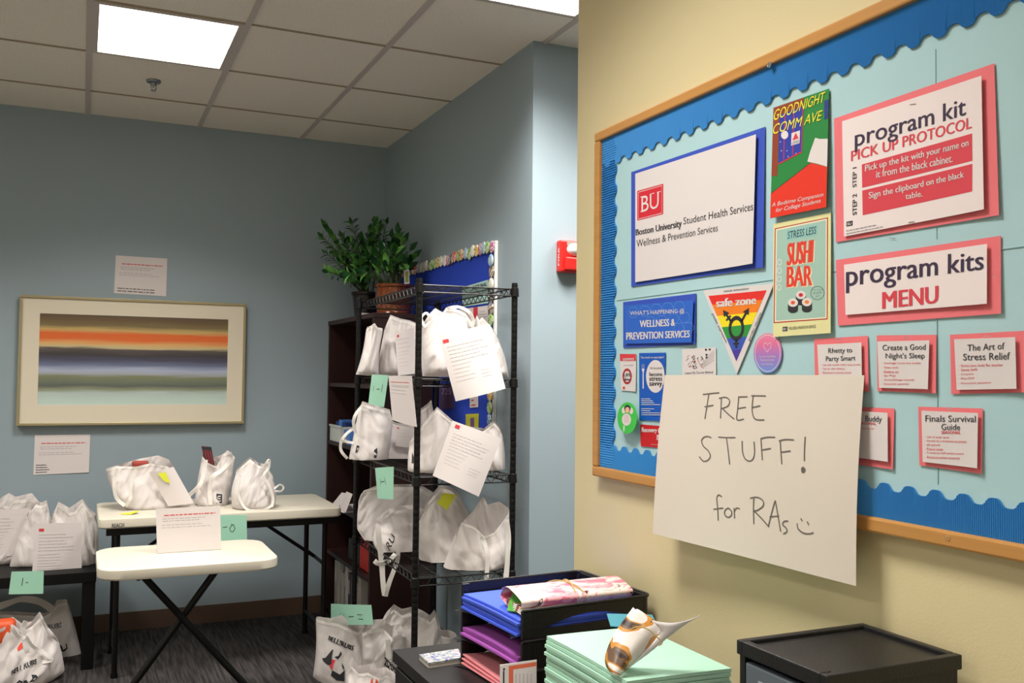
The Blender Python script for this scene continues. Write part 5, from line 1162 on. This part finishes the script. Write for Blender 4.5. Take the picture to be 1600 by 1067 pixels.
def tray(x0, x1, y0, y1, z, h, parent_label, group, slot=True, openx=True):
    """letter tray open towards -X (openx) with lip"""
    t = thing('letter_tray', parent_label, 'tray', ((x0+x1)/2, (y0+y1)/2, z), group)
    MB().box((x0+.006, y0+.006, z), (x1-.006, y1-.006, z+.003)).build('tray_base', BLK, t)
    mb = MB()
    # lip with rounded cut-out
    n = 20; vs = []; fs = []
    for i in range(n+1):
        a = i/n; y = y0+.012+(y1-y0-.024)*a; dip = .03*sin(pi*a)**.5
        for x, zz in ((x0+.01, z+.003), (x0-.012+dip, z+.003), (x0-.024+dip, z+.0015), (x0-.023+dip, z+.0005), (x0-.009+dip, z+.001), (x0+.01, z)): vs.append(Vector((x, y, zz)))
    for i in range(n):
        for k in range(6): fs.append((6*i+k, 6*i+(k+1) % 6, 6*i+6+(k+1) % 6, 6*i+6+k))
    MB().add(vs, fs).build('front_lip', BLK, t, True)
    for yy, sg in ((y0, 1), (y1, -1)):
        n = 32; vs = []; fs = []
        A = []
        for i in range(n+1):
            a = i/n; x = x0+.004+(x1-x0-.02)*a
            lo = z+.006; up = z+h
            g = max(0, sin(pi*min(1, max(0, (a-.16)/.74)))) if slot else 0
            m0 = z+h*.30-.0*g; m1 = m0+h*.36*g
            for q_ in (lo-.006, m0, m1+.0004, up): 
                vs += [Vector((x, yy, q_)), Vector((x, yy+sg*.004, q_))]
        for i in range(n):
            b0 = 8*i; b1 = b0+8
            for r0 in (0, 4):
                fs += [(b0+r0, b1+r0, b1+r0+2, b0+r0+2), (b0+r0+1, b0+r0+3, b1+r0+3, b1+r0+1), (b0+r0+2, b1+r0+2, b1+r0+3, b0+r0+3), (b0+r0, b0+r0+1, b1+r0+1, b1+r0)]
        fs += [(0, 2, 3, 1), (4, 6, 7, 5)]
        MB().add(vs, fs).build('side_wall', BLK, t)
        MB().box((x0, min(yy, yy+sg*.006)-.001, z), (x0+.02, max(yy, yy+sg*.006)+.001, z+h), .002).build('corner_post', BLK, t)
        MB().tube([(x0+.002, yy, z+h), (x1-.02, yy, z+h)], .0035, 8).build('rim', BLK, t, True)
    MB().box((x1-.012, y0+.012, z), (x1-.006, y1-.012, z+h), .002).build('back_wall', BLK, t)
    r = .018; pts = [(x1-.02, y0)]+[(x1-.02+r*sin(a), y0+r-r*cos(a)) for a in [k*pi/10 for k in range(6)]]+[(x1-.02+r*sin(a), y1-r-r*cos(a)) for a in [pi/2+k*pi/10 for k in range(6)]]+[(x1-.02, y1)]
    MB().tube([(x, y, z+h) for x, y in pts], .004, 8).build('rim', BLK, t, True)
    mb = MB()
    for k in range(len(pts)-1):
        (xa, ya_), (xb, yb_) = pts[k], pts[k+1]; mb.slab([Vector((xa, ya_, z)), Vector((xb, yb_, z)), Vector((xb, yb_, z+h)), Vector((xa, ya_, z+h))], Vector((-.002, 0, 0)))
    mb.build('back_corner', BLK, t)
    return t
def rot_thing(root, ang, piv):
    M4 = Matrix.Translation(piv) @ Matrix.Rotation(ang, 4, 'Z') @ Matrix.Translation(-piv)
    root.location = M4 @ Vector(root.location); root.rotation_euler[2] = ang
tx0, tx1, tyA, tyB = .852, 1.192, 1.835, 2.135
piv = Vector((1.0, 1.98, 0)); TANG = radians(4)
TL_ = ['top black letter tray holding blue paper and a rolled magazine', 'middle black letter tray holding purple paper', 'bottom black letter tray holding pink paper']
TZ = [DZ+.001+.065*2, DZ+.001+.065, DZ+.001]
for k in range(3):
    tr = tray(tx0, tx1, tyA, tyB, TZ[k], .060, TL_[k], None); rot_thing(tr, TANG, piv)
def stack(nm, label, x0, x1, y0, y1, z, n, dz, m, jit, sag=0, seed=0, cat='paper stack', warp=None, part='paper_sheet'):
    R = random.Random(seed); t = thing(nm, label, cat, ((x0+x1)/2, (y0+y1)/2, z))
    for k in range(n):
        ox, oy = R.uniform(-jit, jit), R.uniform(-jit, jit)*.6; N = 10; vs = []; fs = []; g = dz*.82
        for L in (0, 1):
            for j in range(N+1):
                for i in range(N+1):
                    a, b = i/N, j/N; w = (warp(a, b, k/n) if warp else 0)
                    vs.append(Vector((x0+ox+(x1-x0)*a, y0+oy+(y1-y0)*b, z+k*dz+(g if L else 0)+w)))
        M = (N+1)**2
        for j in range(N):
            for i in range(N):
                a = j*(N+1)+i; fs += [(M+a, M+a+1, M+a+N+2, M+a+N+1), (a, a+N+1, a+N+2, a+1)]
        for i in range(N):
            fs += [(i, i+1, M+i+1, M+i), (N*(N+1)+i+1, N*(N+1)+i, M+N*(N+1)+i, M+N*(N+1)+i+1), ((i+1)*(N+1), i*(N+1), M+i*(N+1), M+(i+1)*(N+1)), (i*(N+1)+N, (i+1)*(N+1)+N, M+(i+1)*(N+1)+N, M+i*(N+1)+N)]
        MB().add(vs, fs).build(part, m, t)
    return t
BLUP = mat('periwinkle_blue_paper', '4560d8', .7); PURP = mat('orchid_purple_paper', 'a050a8', .7); PNK = mat('salmon_pink_paper', 'ea8f98', .7)
MINT = mat('mint_copy_paper', 'a6d0ba', .75); 
tr = stack('blue_paper_stack', 'stack of blue paper in the top letter tray', tx0-.002, tx1-.03, tyA+.012, tyB-.012, TZ[0]+.0045, 6, .0058, BLUP, .004, seed=1, warp=lambda a, b, k: .004*k*sin(pi*b)*(1-a)); rot_thing(tr, TANG, piv)
tr = stack('purple_paper_stack', 'stack of purple paper in the middle letter tray', tx0-.004, tx1-.03, tyA+.014, tyB-.014, TZ[1]+.0045, 4, .0055, PURP, .006, seed=2, warp=lambda a, b, k: .006*k*(1-a)*sin(pi*b)); rot_thing(tr, TANG, piv)
tr = stack('pink_paper_stack', 'curling pink paper in the bottom letter tray', tx0-.002, tx1-.03, tyA+.014, tyB-.014, TZ[2]+.0045, 3, .004, PNK, .004, seed=3, warp=lambda a, b, k: .018*k*(1-a)**2*(b)); rot_thing(tr, TANG, piv)
# rolled magazine
def roll():
    zc = TZ[0]+.041; yc = 1.915
    t = thing('rolled_magazine', 'rolled pink and white magazine held with a rubber band in the top tray', 'magazine', (1.02, yc, zc))
    PM = blotch_mat('pink_magazine_cover', [(0, 'd8708c'), (.38, 'e8a4ac'), (.47, 'ecd8d0'), (.6, 'e0b4b0'), (.66, '4a3038'), (.70, 'e8d4cc')], 16, .3, (1, 2, 2))
    vs = []; fs = []; n = 60; L = 8
    x0, x1 = .875, 1.165
    for j in range(L+1):
        for i in range(n+1):
            a = i/n*2*pi*2.3; r = 1-.16*i/n; 
            yy = .060*r*cos(a+.6); zz = .022*r*sin(a+.6)
            x = x0+(x1-x0)*j/L + (.006*i/n if j == 0 else -.008*i/n if j == L else 0)
            vs.append(Vector((x, yc+yy+.1*(x-x0)*.35, zc+.024+zz+(.003*sin(3*a)))))
    for j in range(L):
        for i in range(n): a = j*(n+1)+i; fs.append((a, a+1, a+n+2, a+n+1))
    o = MB().add(vs, fs).build('cover', PM, t, True)
    # inner leaves sheet below, and green page
    mb = MB()
    for k in range(4):
        y_ = yc-.066+.004*k; mb.slab([Vector((x0-.004+.002*k, y_, zc+.006+.003*k)), Vector((x1-.004*k, y_+.03, zc+.006+.003*k)), Vector((x1-.004*k, y_+.12, zc+.008+.003*k)), Vector((x0+.002*k, y_+.09, zc+.008+.003*k))], Vector((0, 0, .0008)))
    mb.build('pages', blotch_mat('magazine_pages', [(0, 'e8e2dc'), (.5, 'd8783c'), (.54, '5a3a5a'), (.6, 'e8e2dc')], 18, .4), t)
    MB().slab([Vector((x0-.014, yc-.015, zc+.004)), Vector((x0+.02, yc-.062, zc+.003)), Vector((x0+.06, yc-.03, zc+.006)), Vector((x0+.02, yc+.03, zc+.03))], Vector((0, 0, .001))).build('green_page', mat('leaf_green_page', '4c9a34', .6), t)
    for xb, tilt in ((1.03, .015), (1.02, -.02)):
        P = [Vector((xb+tilt*cos(a), yc+.015+.066*cos(a), zc+.022+.027*sin(a))) for a in [k*2*pi/24 for k in range(25)]]
        MB().tube(P, .0016, 6, False).build('rubber_band', mat('tan_rubber', 'b89a5c', .6), t, True)
    return t
rot_thing(roll(), 0, piv)
# front tray tower with mint paper
tr = tray(.842, 1.062, 1.34, 1.66, DZ+.001, .052, 'lower black tray in front holding pink and blue paper', None, False)
stack('pink_and_blue_papers', 'pink paper in the lower front tray under the mint stack', .846, 1.03, 1.36, 1.64, DZ+.005, 3, .004, PNK, .003, seed=4)
tr = tray(.842, 1.062, 1.34, 1.66, DZ+.058, .045, 'upper black tray in front overfilled with mint green paper', None, False)
stack('mint_paper_stack', 'thick stack of mint green paper overfilling the front tray', .832, 1.045, 1.356, 1.652, DZ+.062, 17, .0074, MINT, .003, seed=6, warp=lambda a, b, k: -.004*k*(a**2)+.003*k*sin(pi*b)*(1-a))
MZ = DZ+.062+17*.0074
# teal card under booklet
MB().slab([Vector((.985, 1.665, MZ-.002)), Vector((1.06, 1.60, MZ)), Vector((1.10, 1.69, MZ+.004)), Vector((1.02, 1.74, MZ+.002))], Vector((0, 0, .002))).build('teal_card', mat('teal_card', '3c8a9c', .6), None, label='teal card at the back of the mint paper stack', cat='card')
# curled brochure
def brochure():
    P0 = at(972, 1048, 2, MZ+.001); n = Vector((P0.x, P0.y, 0)).normalized()
    t = thing('curled_brochure', 'curled photo brochure held with a rubber band on the mint paper', 'brochure', P0)
    BM = blotch_mat('brochure_print', [(0, '3a2a24'), (.36, '6a5240'), (.42, 'c98a3c'), (.47, 'e4dcd8'), (.56, 'd5cfcb'), (.68, 'efe8e4')], 9, .3, (1, 1, 2))
    left = [(990, 953), (976, 970), (962, 988), (951, 1008), (945, 1026), (948, 1038)]
    right = [(996, 956), (1018, 968), (1036, 984), (1020, 1003), (1000, 1023), (975, 1046)]
    vs = []; fs = []; N = 12
    for j in range(N+1):
        l = poly_at(left, j/N); r = poly_at(right, j/N)
        for i in range(N+1):
            a = i/N; px, py = l[0]*(1-a)+r[0]*a, l[1]*(1-a)+r[1]*a+2*sin(pi*a)*j/N
            vs.append(vp(px, py, P0, n)+n*(-.03*sin(pi*(a*.8+.1))*(.3+j/N)-.02*(j/N)+.02))
    for j in range(N):
        for i in range(N): a = j*(N+1)+i; fs.append((a, a+1, a+N+2, a+N+1))
    o = MB().add(vs, fs).build('front_cover', BM, t, True)
    mo = o.modifiers.new('thick', 'SOLIDIFY'); mo.thickness = .0012
    left = [(1018, 968), (1036, 984), (1020, 1003), (998, 1025), (975, 1046)]; right = [(1098, 966), (1075, 978), (1052, 992), (1020, 1018), (977, 1046)]
    vs = []; fs = []
    for j in range(N+1):
        l = poly_at(left, j/N); r = poly_at(right, j/N)
        for i in range(N+1):
            a = i/N; px, py = l[0]*(1-a)+r[0]*a, l[1]*(1-a)+r[1]*a+5*sin(pi*a)*(1-j/N)
            vs.append(vp(px, py, P0, n)+n*(.03*a-.012*sin(pi*a)-.005))
    for j in range(N):
        for i in range(N): a = j*(N+1)+i; fs.append((a, a+1, a+N+2, a+N+1))
    o = MB().add(vs, fs).build('back_cover', mat('brochure_back', 'd8d2d4', .35), t, True); mo = o.modifiers.new('thick', 'SOLIDIFY'); mo.thickness = .0012
    pts = [(984, 977), (996, 972), (1012, 976), (1026, 988), (1034, 996), (1028, 1001)]
    MB().tube([vp(x, y, P0, n)-n*.03 for x, y in smoothp(pts)], .0011, 6).build('rubber_band', mat('tan_rubber', 'b89a5c', .6), t, True)
brochure()
# sleeve of cards on the cabinet
t = thing('card_sleeve', 'clear sleeve of colourful cards lying on the black cabinet', 'cards', at(690, 1030, 2, DZ))
Qt = [at(655, 1022, 2, DZ+.014), at(716, 1013, 2, DZ+.014), at(722, 1027, 2, DZ+.014), at(670, 1035, 2, DZ+.014)]
for k, m_ in enumerate((mat('card_edges', 'b8b2a8', .6), mat('card_edges2', '8f8a80', .6), blotch_mat('collage_cards', [(0, '5a6090'), (.42, 'b4b8b0'), (.5, '9aa08c'), (.56, '686a94'), (.62, 'b8b0b4'), (.7, 'c07898')], 40, .3))):
    MB().slab([q_+Vector((0, 0, -.0138+.0046*k)) for q_ in Qt], Vector((0, 0, .0042))).build('card', m_, t)
# white framed calendar card
P0 = at(808, 1105, 2, DZ); n = Vector((.4, .92, 0)).normalized()
t = thing('calendar_card', 'white card with coral printed calendar leaning by the letter trays', 'card', P0)
Q = [vp(x, y, P0, n) for x, y in ((781, 1039), (838.5, 1031), (838.5, 1104), (781, 1112))]; s = Sheet(Q); s.body(MB(), 4, .002).build('card_sheet', PAPER, t)
s.poly(MB(), [(795, 1040.5), (838, 1034), (838, 1100), (795, 1107)]).build('coral_border', mat('coral_print', 'd9694c', .6), t); s.poly(MB(), [(802, 1046), (838, 1040.5), (838, 1096), (802, 1101)], .0009).build('grid_field', PAPER, t)
mb = MB()
for x in (806, 812, 818, 824, 830): s.line(mb, [(x, 1052), (x, 1098)], .0006, .0014)
s.line(mb, [(787, 1048), (787, 1100)], .003, .001); s.poly(mb, [(786, 1044), (789, 1043.6), (789, 1047), (786, 1047.4)], .001); mb.build('fine_print', INK, t)
# drawer unit
t = thing('drawer_unit', 'small black plastic drawer unit with a grey clear drawer front', 'drawer unit', (1.06, 1.1, DZ))
ux0, ux1, uy0, uy1, uz = .936, 1.196, 1.004, 1.2, 1.005
UB_ = mat('black_drawer_plastic', '19181a', .42, var=.25, scale=12, bump=.1, bscale=200, spec=.4)
r = .012
MB().box((ux0+.012, uy0+.012, uz-.012), (ux1-.012, uy1-.012, uz-.006)).build('top_panel', UB_, t)
for A, B in (((ux0, uy0, uz-.022), (ux1, uy0+.014, uz)), ((ux0, uy1-.014, uz-.022), (ux1, uy1, uz)), ((ux0, uy0+.014, uz-.022), (ux0+.014, uy1-.014, uz)), ((ux1-.014, uy0+.014, uz-.022), (ux1, uy1-.014, uz))): MB().box(A, B, .002).build('top_rim', UB_, t)
for A, B in (((ux0+.004, uy0+.004, DZ), (ux1-.006, uy0+.01, uz-.022)), ((ux0+.004, uy1-.01, DZ), (ux1-.006, uy1-.004, uz-.022)), ((ux1-.012, uy0+.01, DZ), (ux1-.006, uy1-.01, uz-.022))): MB().box(A, B).build('side_panel', UB_, t)
MB().box((ux0+.004, uy0+.01, DZ), (ux0+.01, uy0+.022, uz-.022)).build('front_stile', UB_, t); MB().box((ux0+.004, uy1-.016, DZ), (ux0+.01, uy1-.01, uz-.022)).build('front_stile', UB_, t)
DG = mat('smoky_clear_plastic', '5b646c', .25, spec=.6)
for k in range(3):
    z1 = uz-.03-k*.085; z0 = z1-.078
    d_ = MB().box((ux0+.003, uy0+.024, z0), (ux0+.02, uy1-.018, z1), .003).build('drawer', DG, t)
    MB().box((ux0-.006, 1.07, z1-.045), (ux0+.004, 1.14, z1-.03), .002).build('handle', DG, d_)
    MB().box((ux0+.001, 1.055, z1-.052), (ux0+.0035, 1.15, z1-.02)).build('label_plate', mat('label_smoke', '8a9298', .4), d_)
for px, py in ((1182, 1002), (1290, 1050)):
    q_ = at(px, py, 2, uz-.006); MB().box(q_+Vector((-.006, -.004, 0)), q_+Vector((.006, .002, .0015))).build('stacking_notch', METBLK, t)
